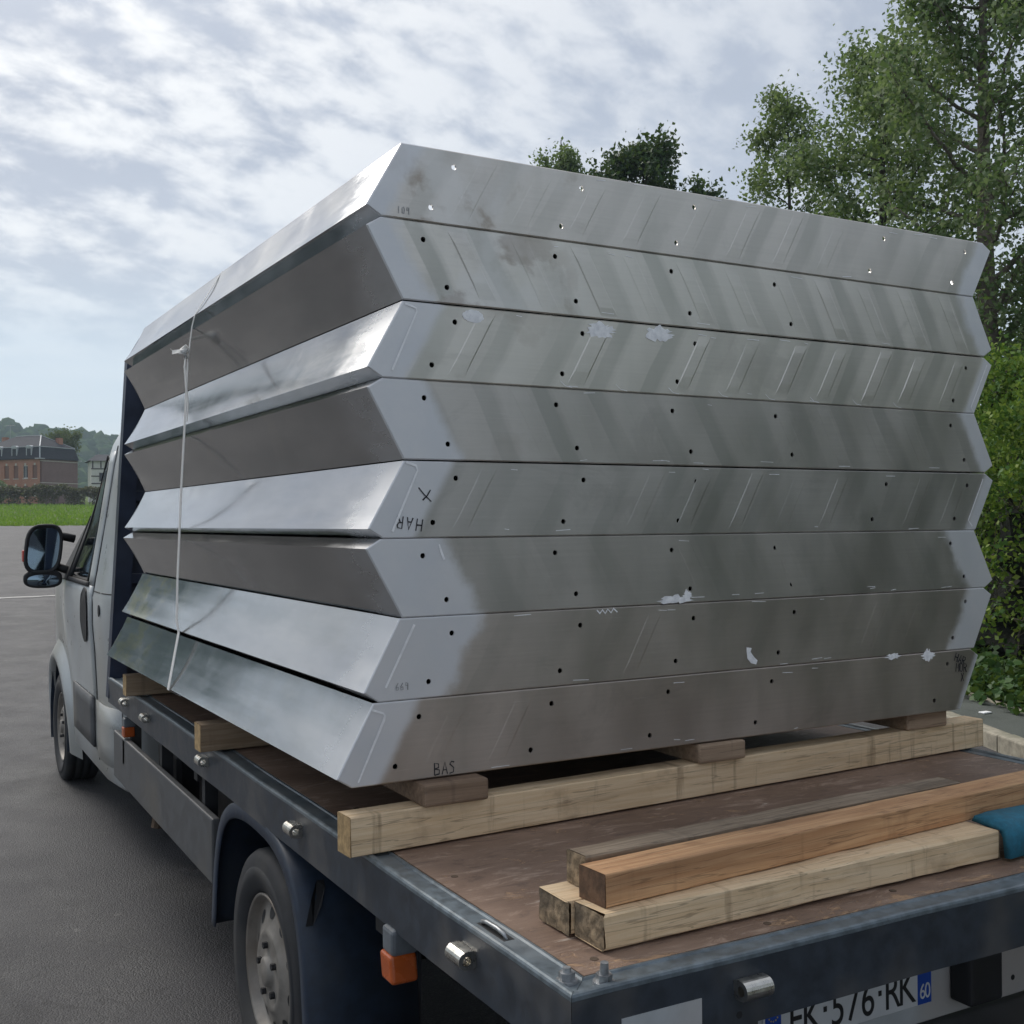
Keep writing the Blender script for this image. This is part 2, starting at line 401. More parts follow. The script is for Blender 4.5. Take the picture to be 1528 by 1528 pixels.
M['block'] = wood('block_timber', (0.30, 0.205, 0.125), (0.42, 0.31, 0.21), (0.14, 0.095, 0.065), band=0.3)
M['endgrain'] = simple('dirty_end_grain', (0.27, 0.20, 0.125), 0.9, 0.0, 0.6, 55, 0.004, dirt=(0.085, 0.068, 0.05))
M['endbrown'] = simple('brown_end_grain', (0.135, 0.075, 0.042), 0.85, 0.0, 0.4, 40, 0.002)
M['endpale'] = simple('pale_end_grain', (0.40, 0.27, 0.13), 0.85, 0.0, 0.3, 60, 0.001)
M['asphalt'] = asphalt_mat()
M['pave'] = asphalt_mat('mossy_pavement', (0.055, 0.065, 0.06), (0.10, 0.112, 0.10))
M['kerb'] = simple('kerb_concrete', (0.33, 0.30, 0.235), 0.85, 0.0, 0.3, 14, 0.003, dirt=(0.17, 0.17, 0.12))
M['soil'] = simple('soil', (0.035, 0.028, 0.02), 0.95, 0.0, 0.5, 10, 0.02)
M['roadpaint'] = simple('worn_road_paint', (0.40, 0.39, 0.37), 0.8, 0.0, 0.3, 6)

def glass_mat():
    m, t, b = material('dark_glass')
    t.put(b, 'Base Color', (0.006, 0.009, 0.012)); t.put(b, 'Roughness', 0.06); t.put(b, 'Specular IOR Level', 0.22)
    return m
M['glass'] = glass_mat()
def mirror_mat():
    m, t, b = material('mirror_glass')
    t.put(b, 'Base Color', (0.20, 0.26, 0.32)); t.put(b, 'Metallic', 1.0); t.put(b, 'Roughness', 0.03)
    return m
M['mirror'] = mirror_mat()

def deck_mat():
    m, t, b = material('brown_plywood_deck')
    ob = t.n('ShaderNodeTexCoord').outputs['Object']
    big = t.noise(ob, 2.2, 6, 0.65, 0.4)
    grain = t.noise(t.mapping(ob, (0.30, 1, 1), (0, 0, 0), (0, 0, R(8))), 26, 8, 0.74, 1.0)
    scr = t.noise(t.mapping(ob, (0.25, 1, 1), (4, 0, 0), (0, 0, R(-24))), 26, 6, 0.72, 0.6)
    chip = t.noise(t.mapping(ob, (0.5, 1, 1)), 16, 6, 0.75, 0.6)
    sepo = t.n('ShaderNodeSeparateXYZ', in_0=ob)
    edge = t.math('SUBTRACT', 1.0, t.ss(sepo.outputs[1], 0.02, 0.24))
    c = t.mix(t.ss(big, 0.3, 0.7), (0.165, 0.103, 0.071), (0.295, 0.198, 0.142))
    c = t.mix(t.math('MULTIPLY', t.ss(grain, 0.52, 0.66), 0.6), c, (0.47, 0.345, 0.265))
    c = t.mix(t.math('MULTIPLY', t.ss(grain, 0.46, 0.34), 0.5), c, (0.085, 0.058, 0.048))
    c = t.mix(t.math('MULTIPLY', t.ss(scr, 0.63, 0.71), 0.7), c, (0.56, 0.48, 0.40))
    wear = t.math('MULTIPLY', t.ss(t.math('ADD', chip, t.math('MULTIPLY', edge, 0.10)), 0.60, 0.68), 0.85)
    c = t.mix(wear, c, (0.42, 0.26, 0.15))
    t.put(b, 'Base Color', c); t.put(b, 'Roughness', t.lin(big, 0.3, 0.7, 0.5, 0.72))
    h = t.math('SUBTRACT', grain, t.math('MULTIPLY', wear, 1.2))
    bump(t, b, h, 0.0018)
    return m
M['deck'] = deck_mat()

# ------------------------------------------------------------------ terrain
def gz(x, y):
    t = np.maximum(0.0, np.asarray(y, float) - 4.0)
    return np.where(t < 4, 0.029*t*t/8.0, 0.029*(t-2.0))
def sheet(name, xs, ys, dz, mat, kind='structure', f=None):
    vs = []; fs = []
    for y in ys:
        for x in xs: vs.append((x, y, float(gz(x, y)) + dz))
    n = len(xs)
    for j in range(len(ys)-1):
        for i in range(n-1): fs.append((j*n+i, j*n+i+1, (j+1)*n+i+1, (j+1)*n+i))
    o = link(name, mesh(name, vs, fs, True), mat)
    o['kind'] = kind
    return o
ys_ = list(np.concatenate([np.linspace(-120, 3, 20), np.linspace(4, 10, 13), np.linspace(12, 80, 20), np.linspace(90, 700, 30)]))
xs_ = list(np.concatenate([np.linspace(-420, -20, 12), np.linspace(-10, 30, 12), np.linspace(50, 520, 14)]))
def earth_mat():
    m, t, b = material('meadow_ground')
    ob = t.n('ShaderNodeTexCoord').outputs['Object']
    n1 = t.noise(ob, 0.08, 5, 0.6); n2 = t.noise(t.mapping(ob, (1, 1, 1)), 1.3, 6, 0.7)
    c = t.mix(t.ss(n1, 0.35, 0.65), (0.085, 0.135, 0.025), (0.125, 0.175, 0.04))
    c = t.mix(t.math('MULTIPLY', t.ss(n2, 0.4, 0.7), 0.6), c, (0.055, 0.095, 0.018))
    t.put(b, 'Base Color', c); t.put(b, 'Roughness', 0.9); t.put(b, 'Specular IOR Level', 0.1)
    bump(t, b, n2, 0.15)
    return m
M['meadow'] = earth_mat()
sheet('ground', xs_, ys_, -0.02, M['meadow'])
ax = list(np.linspace(-60, 45, 36)); ay = list(np.concatenate([np.linspace(-60, 3, 16), np.linspace(4, 10, 13), np.linspace(12, 61, 22)]))
sheet('asphalt_lot', ax, ay, 0.0, M['asphalt'])

# worn white road line, crossing behind the cab (a ragged sheet 4 mm over the asphalt)
def road_line():
    vs, fs = [], []
    n = 90; d = Vector((0.99, 0.115, 0)); p0 = Vector((-8, 18.55, 0)); wv = Vector((-0.115, 0.99, 0))
    for i in range(n+1):
        c = p0 + d*(i*0.19)
        a = 0.10 + random.uniform(-0.05, 0.06); b_ = 0.10 + random.uniform(-0.05, 0.06)
        for q in (c-wv*a, c+wv*b_): vs.append((q.x, q.y, float(gz(q.x, q.y))+0.006))
    for i in range(n):
        if random.random() > 0.16: fs.append((2*i, 2*i+2, 2*i+3, 2*i+1))
    o = link('road_line', mesh('road_line', vs, fs), M['roadpaint']); o['kind'] = 'structure'
road_line()

# pavement, kerb and ivy bed on the right: runs along KD, KN points away from the truck
KD = Vector((0.43, 0.903, 0)).normalized(); KN = Vector((KD.y, -KD.x, 0))
def kp(s, n, z=0.0):
    p = KD*s + KN*n; return Vector((p.x, p.y, z))
def ksheet(name, s0, s1, n0, n1, z, mat):
    k = 24; vs = []; fs = []
    for i in range(k+1):
        s = s0+(s1-s0)*i/k
        for n in (n0, n1):
            p = kp(s, n); vs.append((p.x, p.y, z+float(gz(p.x, p.y))))
    for i in range(k): fs.append((2*i, 2*i+1, 2*i+3, 2*i+2))
    o = link(name, mesh(name, vs, fs), mat); o['kind'] = 'structure'
    return o
K1, K2 = 3.66, 4.30
ksheet('pavement', -14, 26, K1+0.13, K2, 0.11, M['pave'])
ksheet('planting_bed', -14, 26, K2+0.05, K2+6.0, 0.10, M['soil'])
kerb = empty('kerb', kp(4, K1)); kerb['kind'] = 'structure'
edging = empty('pavement_edging', kp(4, K2)); edging['kind'] = 'structure'
def stones(parent, name, n0, n1, z1, ln, mat):
    s = -13.0; i = 0
    while s < 24:
        bm = bmesh.new(); bm_box(bm, n0, n1, s+0.004, s+ln-0.004, -0.05, z1 + random.uniform(-0.004, 0.004), 0.012, 2)
        mt = Matrix(((KN.x, KD.x, 0, 0), (KN.y, KD.y, 0, 0), (0, 0, 1, 0), (0, 0, 0, 1)))
        bmesh.ops.transform(bm, matrix=mt, verts=bm.verts)
        p = kp(s, n0)
        for v in bm.verts: v.co.z += float(gz(p.x, p.y))
        link(name, bm_mesh(name, bm), mat, parent, True); s += ln; i += 1
stones(kerb, 'kerb_stone', K1, K1+0.13, 0.12, 1.0, M['kerb'])
stones(edging, 'edging_stone', K2, K2+0.06, 0.125, 1.0, M['kerb'])
bm = bmesh.new()
p = kp(6.9, 4.02); bm_box(bm, p.x-.05, p.x+.04, p.y-.03, p.y+.03, .113, .125, 0.004)
tag(link('litter', bm_mesh('litter', bm), M['residue']), 'small white scrap of paper lying on the dark pavement', 'litter')

# ------------------------------------------------------------------ leaves and trees
def leaf_mesh(name, C, L, W, up_bias=0.0, droop=0.0):
    n = len(C)
    a = RNG.normal(size=(n, 3)); a[:, 2] -= droop; a /= np.linalg.norm(a, axis=1)[:, None]
    nb = RNG.normal(size=(n, 3)); nb[:, 2] += up_bias
    b = np.cross(nb, a); b /= np.maximum(1e-6, np.linalg.norm(b, axis=1))[:, None]
    s = RNG.uniform(0.65, 1.3, size=(n, 1))
    nn = np.cross(a, b)
    V = np.empty((n, 4, 3))
    V[:, 0] = C - a*L*0.5*s; V[:, 1] = C + b*W*0.5*s + nn*W*0.12*s; V[:, 2] = C + a*L*0.5*s; V[:, 3] = C - b*W*0.5*s + nn*W*0.12*s
    me = bpy.data.meshes.new(name)
    me.vertices.add(4*n); me.vertices.foreach_set('co', V.reshape(-1))
    me.loops.add(4*n); me.loops.foreach_set('vertex_index', np.arange(4*n, dtype=np.int32))
    me.polygons.add(n); me.polygons.foreach_set('loop_start', np.arange(0, 4*n, 4, dtype=np.int32))
    me.polygons.foreach_set('loop_total', np.full(n, 4, dtype=np.int32))
    me.update(calc_edges=True)
    return me
def grow(p, d, ln, r, nseg, wob, upw):
    pts = [np.array(p, float)]; d = np.array(d, float); d /= np.linalg.norm(d)
    for i in range(nseg):
        d = d + RNG.normal(size=3)*wob; d[2] += upw; d /= np.linalg.norm(d)
        pts.append(pts[-1] + d*ln/nseg)
    return pts
def tree(name, label, cat, base, height, env, n_br, leaves, leaf, sigma, mats, group=None, r0=0.16, lean=(0, 0), start=0.3, droop=0.0, seed=1, bupw=0.08, fork=None, sub=7):
    """env: list of (height fraction, crown radius); limbs, twigs and leaves are grown inside it"""
    global RNG
    RNG = np.random.default_rng(seed)
    root = empty(name, base); tag(root, label, cat, group)
    bmw = bmesh.new()
    nseg = 12
    trunk = []
    for i in range(nseg+1):
        f = i/nseg
        trunk.append(np.array([lean[0]*f + math.sin(f*5+seed)*0.10, lean[1]*f + math.cos(f*4+seed)*0.10, height*0.96*f]))
    tube(bmw, trunk, r0, 9, r0*0.10)
    ef = [e[0] for e in env]; er = [e[1] for e in env]
    tips = []
    def trunk_at(f):
        k = min(nseg-1, int(f*nseg)); t = f*nseg-k
        return trunk[k]*(1-t)+trunk[k+1]*t
    for i in range(n_br):
        f = start + (0.97-start)*((i+RNG.uniform(0, 1))/n_br)
        p = trunk_at(f); az = i*2.39996 + RNG.uniform(-.5, .5)
        rad = np.interp(f, ef, er)*RNG.uniform(0.65, 1.1)
        d = np.array([math.cos(az), math.sin(az), RNG.uniform(0.15, 0.75)])
        ln = max(0.3, rad*1.12)
        br = grow(p, d, ln, 0, 7, 0.14, bupw)
        rb = max(0.012, r0*0.36*(1-f*0.75))
        tube(bmw, br, rb, 5, rb*0.2, cap=False)
        for j in range(sub):
            q = br[RNG.integers(2, 8)]
            dd = np.array([math.cos(az), math.sin(az), 0.3]) + RNG.normal(size=3)*0.75
            tw = grow(q, dd, ln*RNG.uniform(0.2, 0.45), 0, 4, 0.2, 0.03 - droop*0.35)
            tube(bmw, tw, rb*0.28, 3, rb*0.08, cap=False)
            tips += tw[1:]
        tips += br[4:]
    for q in trunk[-3:]: tips.append(q)
    link('trunk', bm_mesh('trunk', bmw, True), mats[1], root)
    T = np.array(tips)
    k = RNG.integers(0, len(T), leaves)
    C = T[k] + RNG.normal(size=(leaves, 3))*sigma
    if droop: C[:, 2] -= np.abs(RNG.normal(size=leaves))*droop
    link('crown', leaf_mesh('crown', C, leaf, leaf*0.62, 0.3, droop*0.8), mats[0], root)
    return root
M['bark'] = simple('grey_brown_bark', (0.16, 0.135, 0.11), 0.9, 0.0, 0.45, 9, 0.02)
M['barkd'] = simple('dark_bark', (0.055, 0.045, 0.038), 0.9, 0.0, 0.4, 9, 0.02)
M['leaf_big'] = leaf_mat('poplar_leaves', [(0.07, 0.14, 0.05), (0.13, 0.21, 0.085), (0.21, 0.28, 0.145), (0.34, 0.40, 0.26)], 0.5)
M['leaf_birch'] = leaf_mat('alder_leaves', [(0.09, 0.15, 0.055), (0.15, 0.22, 0.085), (0.25, 0.31, 0.16)], 0.5)
M['leaf_dark'] = leaf_mat('dark_leaves', [(0.022, 0.055, 0.02), (0.038, 0.08, 0.026), (0.06, 0.11, 0.034)], 0.25)
M['leaf_hedge'] = leaf_mat('hedge_leaves', [(0.03, 0.095, 0.018), (0.075, 0.17, 0.03), (0.155, 0.26, 0.045), (0.27, 0.35, 0.07)], 0.4)
M['leaf_ivy'] = leaf_mat('ivy_leaves', [(0.022, 0.062, 0.016), (0.045, 0.105, 0.025), (0.075, 0.14, 0.04)], 0.25)
M['leaf_far'] = leaf_mat('far_leaves', [(0.06, 0.09, 0.025), (0.09, 0.125, 0.035), (0.13, 0.15, 0.05)], 0.4)
M['leaf_brown'] = leaf_mat('brownish_hedge_leaves', [(0.075, 0.066, 0.038), (0.115, 0.10, 0.058), (0.135, 0.135, 0.062)], 0.2)
def polar(az, dist):
    x = CAM.x + dist*math.sin(R(az)); y = CAM.y + dist*math.cos(R(az))
    return (x, y, float(gz(x, y)))
tree('leafy_tree', 'tall leafy tree with a pale trunk behind the bright green hedge', 'tree', polar(52.0, 17.5), 11.6,
     [(0, .5), (.25, 1.6), (.42, 2.0), (.62, 1.8), (.76, 1.35), (1, 0.5)], 40, 31000, 0.092, 0.16, (M['leaf_big'], M['bark']), r0=0.20, lean=(0.1, 0.2), start=0.26, seed=3, sub=9)
tree('leafy_tree', 'rounded green tree between the pale-trunked tree and the slender open tree', 'tree', polar(47.2, 20.0), 9.7,
     [(0, .5), (.3, 1.5), (.5, 1.9), (.78, 1.5), (1, .5)], 36, 25000, 0.09, 0.16, (M['leaf_big'], M['barkd']), r0=0.14, start=0.25, seed=8, sub=8)
tree('slender_tree', 'slender open tree with a thin dark stem, seen over the right half of the stack', 'tree', polar(42.6, 24.0), 10.6,
     [(0, .5), (.4, 1.0), (.6, 1.15), (.8, .85), (1, .25)], 28, 12000, 0.095, 0.15, (M['leaf_birch'], M['barkd']), r0=0.11, start=0.3, seed=5, bupw=0.14, sub=7)
tree('bushy_tree', 'small dark round-topped tree showing above the middle of the stack', 'tree', polar(35.6, 40.0), 14.7,
     [(0, .5), (.5, 1.6), (.7, 1.9), (.85, 1.7), (1, .9)], 34, 20000, 0.19, 0.20, (M['leaf_dark'], M['barkd']), r0=0.2, start=0.4, seed=6, droop=0.25)
tree('weeping_tree', 'drooping light green tree tip furthest left above the stack edge', 'tree', polar(31.4, 48.0), 17.6,
     [(0, .5), (.5, 1.6), (.8, 1.4), (.92, .8), (1, .45)], 30, 15000, 0.18, 0.2, (M['leaf_birch'], M['barkd']), r0=0.2, start=0.4, seed=9, droop=0.5)
tree('weeping_tree', 'low drooping tree top just right of the dark round-topped tree', 'tree', polar(38.4, 41.0), 13.4,
     [(0, .5), (.5, 1.6), (.8, 1.5), (1, .8)], 26, 13000, 0.18, 0.2, (M['leaf_dark'], M['barkd']), r0=0.18, start=0.4, seed=12, droop=0.5)

# hedge on the right: painted shade core, twigs and leaves
def hedge():
    global RNG
    RNG = np.random.default_rng(21)
    b0 = kp(6.5, 6.2); root = empty('hedge', (b0.x, b0.y, 0.1)); tag(root, 'tall overgrown hedge of bright green leaves beside the pavement', 'hedge')
    s0, s1 = -3.0, 14.0
    N = 95000
    s = RNG.uniform(s0, s1, N)
    def top(s): return 2.95 + 0.28*np.sin(s*1.3+0.5) + 0.2*np.sin(s*3.1) + 0.12*np.sin(s*7.7)
    def face(s, z): return 5.35 + 0.22*np.sin(s*1.7+z*1.2) + 0.16*np.sin(s*4.3-z*2.9) + 0.10*np.sin(s*9.1+z*6.3) + 0.35*np.maximum(0, z-1.9)**2
    z = RNG.uniform(0, 1, N)**0.62*top(s)
    clump = np.sin(s*5.3+z*4.1)*np.sin(s*3.1-z*6.7+1.0)
    keep = (RNG.uniform(-1.0, 1.0, N) < clump + 1.6*(z/top(s))**1.6 - 0.50)
    depth = np.abs(RNG.normal(size=N))*0.28
    n = face(s, z) + depth - 0.25*np.maximum(0, clump)
    C = np.array([KD.x*s + KN.x*n, KD.y*s + KN.y*n, z + 0.1]).T[keep]
    onT = RNG.uniform(0, 1, 22000); sT = RNG.uniform(s0, s1, 22000); nT = RNG.uniform(5.6, 7.6, 22000)
    zT = top(sT) + RNG.normal(size=22000)*0.16 - 0.10
    C2 = np.array([KD.x*sT + KN.x*nT, KD.y*sT + KN.y*nT, zT + 0.1]).T
    C = np.concatenate([C, C2]); C -= np.array(root.location)
    link('foliage', leaf_mesh('foliage', C, 0.064, 0.043, 0.8, 0.3), M['leaf_hedge'], root)
    bm = bmesh.new()
    for i in range(130):
        s = RNG.uniform(s0, s1); n = 6.0+RNG.uniform(-.35, .6)
        p = np.array([*(KD*s+KN*n)[:2], 0.0])
        d = np.array([RNG.normal()*0.35, RNG.normal()*0.35, 1.0]) - np.array([KN.x, KN.y, 0])*0.18
        pts = grow(p, d, RNG.uniform(1.2, 2.8), 0, 7, 0.16, 0.02)
        tube(bm, [q-np.array(root.location)+np.array([0, 0, .1]) for q in pts], 0.016, 5, 0.004, cap=False)
        for k in range(2):
            q = pts[RNG.integers(2, 6)]; dd = RNG.normal(size=3)*0.6 - np.array([KN.x, KN.y, -0.2])*0.7
            pp = grow(q, dd, RNG.uniform(.4, .9), 0, 5, 0.2, 0.0)
            tube(bm, [q2-np.array(root.location)+np.array([0, 0, .1]) for q2 in pp], 0.007, 4, 0.002, cap=False)
    link('stems', bm_mesh('stems', bm, True), M['bark'], root)
    # near-black core: the deep shade inside the hedge, painted on a solid
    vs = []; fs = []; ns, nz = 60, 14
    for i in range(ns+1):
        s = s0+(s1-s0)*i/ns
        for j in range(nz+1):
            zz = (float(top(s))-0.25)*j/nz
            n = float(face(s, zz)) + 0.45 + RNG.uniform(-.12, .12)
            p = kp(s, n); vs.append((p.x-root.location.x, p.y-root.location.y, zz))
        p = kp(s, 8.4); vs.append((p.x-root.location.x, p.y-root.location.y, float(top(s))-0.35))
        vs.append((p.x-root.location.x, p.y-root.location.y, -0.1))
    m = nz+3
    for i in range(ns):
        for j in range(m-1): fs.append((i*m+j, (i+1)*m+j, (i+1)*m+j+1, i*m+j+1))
    link('shade_core', mesh('shade_core', vs, fs), M['hedgeshade'], root)
M['hedgeshade'] = simple('hedge_inner_shade', (0.012, 0.014, 0.008), 0.95, 0.0, 0.6, 9, 0.05)
hedge()
def ivy():
    global RNG
    RNG = np.random.default_rng(5)
    N = 16000
    s = RNG.uniform(-2.0, 12, N); n = K2 + 0.06 + np.abs(RNG.normal(size=N))*0.55
    edge = RNG.uniform(size=N) < 0.05
    n = np.where(edge, K2 - RNG.uniform(0, 0.12, N), n)
    x = KD.x*s + KN.x*n; y = KD.y*s + KN.y*n
    z = gz(x, y) + 0.13 + np.abs(RNG.normal(size=N))*0.06 + 0.12*np.clip(n-K2, 0, 1.0)*(0.5+0.5*np.sin(s*3+n*4))
    o = link('ground_ivy', leaf_mesh('ground_ivy', np.array([x, y, z]).T, 0.085, 0.075, 2.2), M['leaf_ivy'])
    tag(o, 'low green ivy spreading over the bed beside the pavement', 'ivy', None, 'stuff')
ivy()

# ------------------------------------------------------------------ the stack of folded aluminium trays
YS = R(0.717); SX, SY = 0.1091, 0.8853
ZL = [0.1399, 0.3245, 0.5114, 0.692, 0.8706, 1.0555, 1.2353, 1.4203, 1.5958]
LEN = 2.785
def stack_pt(u, v, z):
    return Vector((SX + math.cos(YS)*u - math.sin(YS)*v, SY + math.sin(YS)*u + math.cos(YS)*v, z + H))
def tray_poly(h, lean):
    """outline of the end plate; lean=+1: upper edge shifted right ('/'), -1: mirrored in height"""
    k = h/0.18
    p = [(0, 0.18), (-0.088, 0.022), (-0.052, 0), (1.945, 0), (2.030, 0.158), (1.993, 0.18)]
    p = [(x, z*k) for x, z in p]
    if lean < 0: p = [(x, h-z) for x, z in p][::-1]
    return p
def inset(poly, d):
    n = len(poly); out_ = []
    for i in range(n):
        a, b, c = Vector(poly[i-1]), Vector(poly[i]), Vector(poly[(i+1) % n])
        n1 = Vector((-(b-a).y, (b-a).x)).normalized(); n2 = Vector((-(c-b).y, (c-b).x)).normalized()
        m = (n1+n2).normalized(); out_.append(tuple(b + m*(d/m.dot(n1))))
    return out_
def area(p): return sum(p[i-1][0]*p[i][1]-p[i][0]*p[i-1][1] for i in range(len(p)))/2
def front_plate(poly, holes, hr, h, lean, t=0.0045, bev=0.0028):
    if area(poly) < 0: poly = poly[::-1]
    inn = inset(poly, bev)
    n = len(poly); nh = 14
    pts = [Vector(p) for p in inn]; edges = [(i, (i+1) % n) for i in range(n)]
    loops = []
    for hx, hz in holes:
        s = len(pts); loops.append(list(range(s, s+nh)))
        pts += [Vector((hx+hr*math.cos(2*math.pi*k/nh), hz+hr*1.08*math.sin(2*math.pi*k/nh))) for k in range(nh)]
        edges += [(s+k, s+(k+1) % nh) for k in range(nh)]
    r = delaunay_2d_cdt(pts, edges, [], 0, 1e-6)
    vs2, tris = r[0], r[2]
    def inside(c):
        for hx, hz in holes:
            if (c.x-hx)**2 + (c.y-hz)**2 < (hr*0.97)**2: return False
        for i in range(n):
            a, b = Vector(inn[i-1]), Vector(inn[i])
            if (b-a).x*(c-a).y - (b-a).y*(c-a).x < -1e-7: return False
        return True
    fr = [f for f in tris if inside(sum((vs2[i] for i in f), Vector((0, 0)))/len(f))]
    nv = len(vs2)
    vs = [(p.x, 0, p.y) for p in vs2] + [(p.x, t, p.y) for p in vs2]
    fs = [tuple(f) for f in fr] + [tuple(i+nv for i in reversed(f)) for f in fr]
    # bevelled rim
    key = {(round(p.x, 5), round(p.y, 5)): i for i, p in enumerate(vs2)}
    ii = [key[(round(Vector(p).x, 5), round(Vector(p).y, 5))] for p in inn]
    o1 = len(vs); vs += [(x, bev, z) for x, z in poly]; o2 = len(vs); vs += [(x, t, z) for x, z in poly]
    for i in range(n):
        j = (i+1) % n
        fs.append((ii[i], o1+i, o1+j, ii[j])); fs.append((o1+i, o2+i, o2+j, o1+j)); fs.append((o2+i, ii[i]+nv, ii[j]+nv, o2+j))
    for lp in loops:
        idx = [key[(round(pts[k].x, 5), round(pts[k].y, 5))] for k in lp]
        for k in range(nh):
            a, b = idx[k], idx[(k+1) % nh]; fs.append((a, b, b+nv, a+nv))
    me = mesh('front_plate', vs, fs)
    bm = bmesh.new(); bm.from_mesh(me); bmesh.ops.recalc_face_normals(bm, faces=bm.faces); bm.to_mesh(me); bm.free()
    al = me.attributes.new('edge_left', 'FLOAT', 'POINT'); ar = me.attributes.new('edge_right', 'FLOAT', 'POINT')
    for i, v in enumerate(me.vertices):
        f = v.co.z/h if lean > 0 else 1 - v.co.z/h      # 1 at the edge where the left side is narrow
        al.data[i].value = v.co.x + 0.100*(1-f)
        ar.data[i].value = 1.945 + 0.098*f - v.co.x
    return me
def ribbon(stk, w, y=-0.0012, t=0.0010):
    """flat pen or scratch strokes lying on the plate"""
    vs, fs = [], []
    for line in stk:
        P = [Vector(p) for p in line]; o = len(vs)
        for i, p in enumerate(P):
            d = (P[min(i+1, len(P)-1)]-P[max(0, i-1)]).normalized(); nn = Vector((-d.y, d.x))*w/2*random.uniform(.75, 1.25)
            for q in (p+nn, p-nn): vs.append((q.x, y, q.y))
        for i in range(len(P)-1): fs.append((o+2*i, o+2*i+1, o+2*i+3, o+2*i+2))
    n = len(vs); vs += [(x, y+t, z) for x, _, z in vs]
    return vs, fs
GL = {  # pen strokes in a 1 x 1 box
 'H': [[(0, 0), (0.02, 1)], [(0.6, 0), (0.62, 1)], [(0, .5), (.62, .52)]],
 'A': [[(0, 0), (.34, 1), (.62, 0)], [(.12, .36), (.52, .36)]],
 'R': [[(0, 0), (0, 1), (.45, .95), (.55, .75), (.4, .55), (0, .5)], [(.25, .5), (.62, 0)]],
 'B': [[(0, 0), (0, 1), (.45, .9), (.45, .6), (0, .52)], [(0, .52), (.55, .4), (.52, .08), (0, 0)]],
 'S': [[(.55, .9), (.25, 1), (.05, .78), (.5, .45), (.45, .1), (0, .02)]],
 'M': [[(0, 0), (.05, 1), (.35, .4), (.62, 1), (.68, 0)]],
 'U': [[(0, 1), (.05, .2), (.3, 0), (.55, .2), (.58, 1)]],
 'X': [[(0, 0), (.62, 1)], [(.05, 1), (.6, .02)]],
 '1': [[(.2, 0), (.22, 1)]], '0': [[(.1, .1), (.05, .8), (.35, 1), (.5, .6), (.4, .05), (.1, .1)]], '9': [[(.5, 0), (.5, .9), (.15, 1), (.1, .6), (.5, .6)]],
 '6': [[(.45, 1), (.08, .5), (.1, .05), (.48, .08), (.48, .45), (.1, .4)]],
}
def write(txt, x, z, hgt, rot=0.0, adv=0.85, slant=0.0):
    st = []
    for i, ch in enumerate(txt):
        for ln in GL.get(ch, []):
            o = []
            for a, b in ln:
                X = (i*adv + a + slant*b)*hgt*0.8; Z = b*hgt
                o.append((x + X*math.cos(rot)-Z*math.sin(rot), z + X*math.sin(rot)+Z*math.cos(rot)))
            st.append(o)
    return st
def blob(cx, cz, w_, h_, rag=0.3, n=18, seed=0):
    rr = random.Random(seed)
    n = 30
    p = [(cx + w_/2*math.cos(2*math.pi*k/n)*(1+rr.uniform(-rag, rag)), cz + h_/2*math.sin(2*math.pi*k/n)*(1+rr.uniform(-rag, rag))) for k in range(n)]
    vs = [(cx, -0.0016, cz)] + [(x, -0.0012, z) for x, z in p] + [(x, -0.0002, z) for x, z in p]
    fs = [(0, 1+k, 1+(k+1) % n) for k in range(n)] + [(1+k, 1+n+k, 1+n+(k+1) % n, 1+(k+1) % n) for k in range(n)]
    return vs, fs
#         lean  du     wl    wr    soft  stain  band  tint (reflections put into the base colour: paler above, browner below)
TIERS = {1: (1, 0.000, 0.055, 0.075, 0.06, 0.75, 0.9, (0.66, 0.64, 0.61)),
         2: (-1, 0.000, 0.075, 0.075, 0.10, 0.95, 2.2, (0.68, 0.665, 0.63)),
         3: (1, 0.000, 0.105, 0.050, 0.02, 0.25, 1.7, (0.67, 0.655, 0.615)),
         4: (-1, 0.000, 0.150, 0.070, 0.05, 0.15, 1.1, (0.56, 0.545, 0.525)),
         5: (1, 0.000, 0.125, 0.050, 0.02, 0.0, 0.8, (0.54, 0.53, 0.515)),
         6: (-1, -0.006, 0.200, 0.140, 0.08, 0.0, 0.6, (0.53, 0.515, 0.495)),
         7: (1, -0.013, 0.215, 0.120, 0.08, 0.0, 0.6, (0.54, 0.505, 0.475)),
         8: (1, -0.078, 0.115, 0.020, 0.03, 0.0, 0.4, (0.55, 0.50, 0.465))}
LAB = {1: 'topmost tray of the aluminium stack, open at the top with daylight in its holes',
       2: 'second aluminium tray from the top, with brown stains near its left end',
       3: 'third aluminium tray from the top, with two torn white patches on its end plate',
       4: 'fourth aluminium tray from the top, plain grey with a broad pale left margin',
       5: 'fifth aluminium tray from the top, with X and HAR written upside down',
       6: 'sixth aluminium tray from the top, with a white torn streak on its lower edge',
       7: 'seventh aluminium tray from the top, with a white crescent mark near its lower right',
       8: 'bottom tray of the aluminium stack, resting on timber blocks with BAS written on it'}
panels = {}
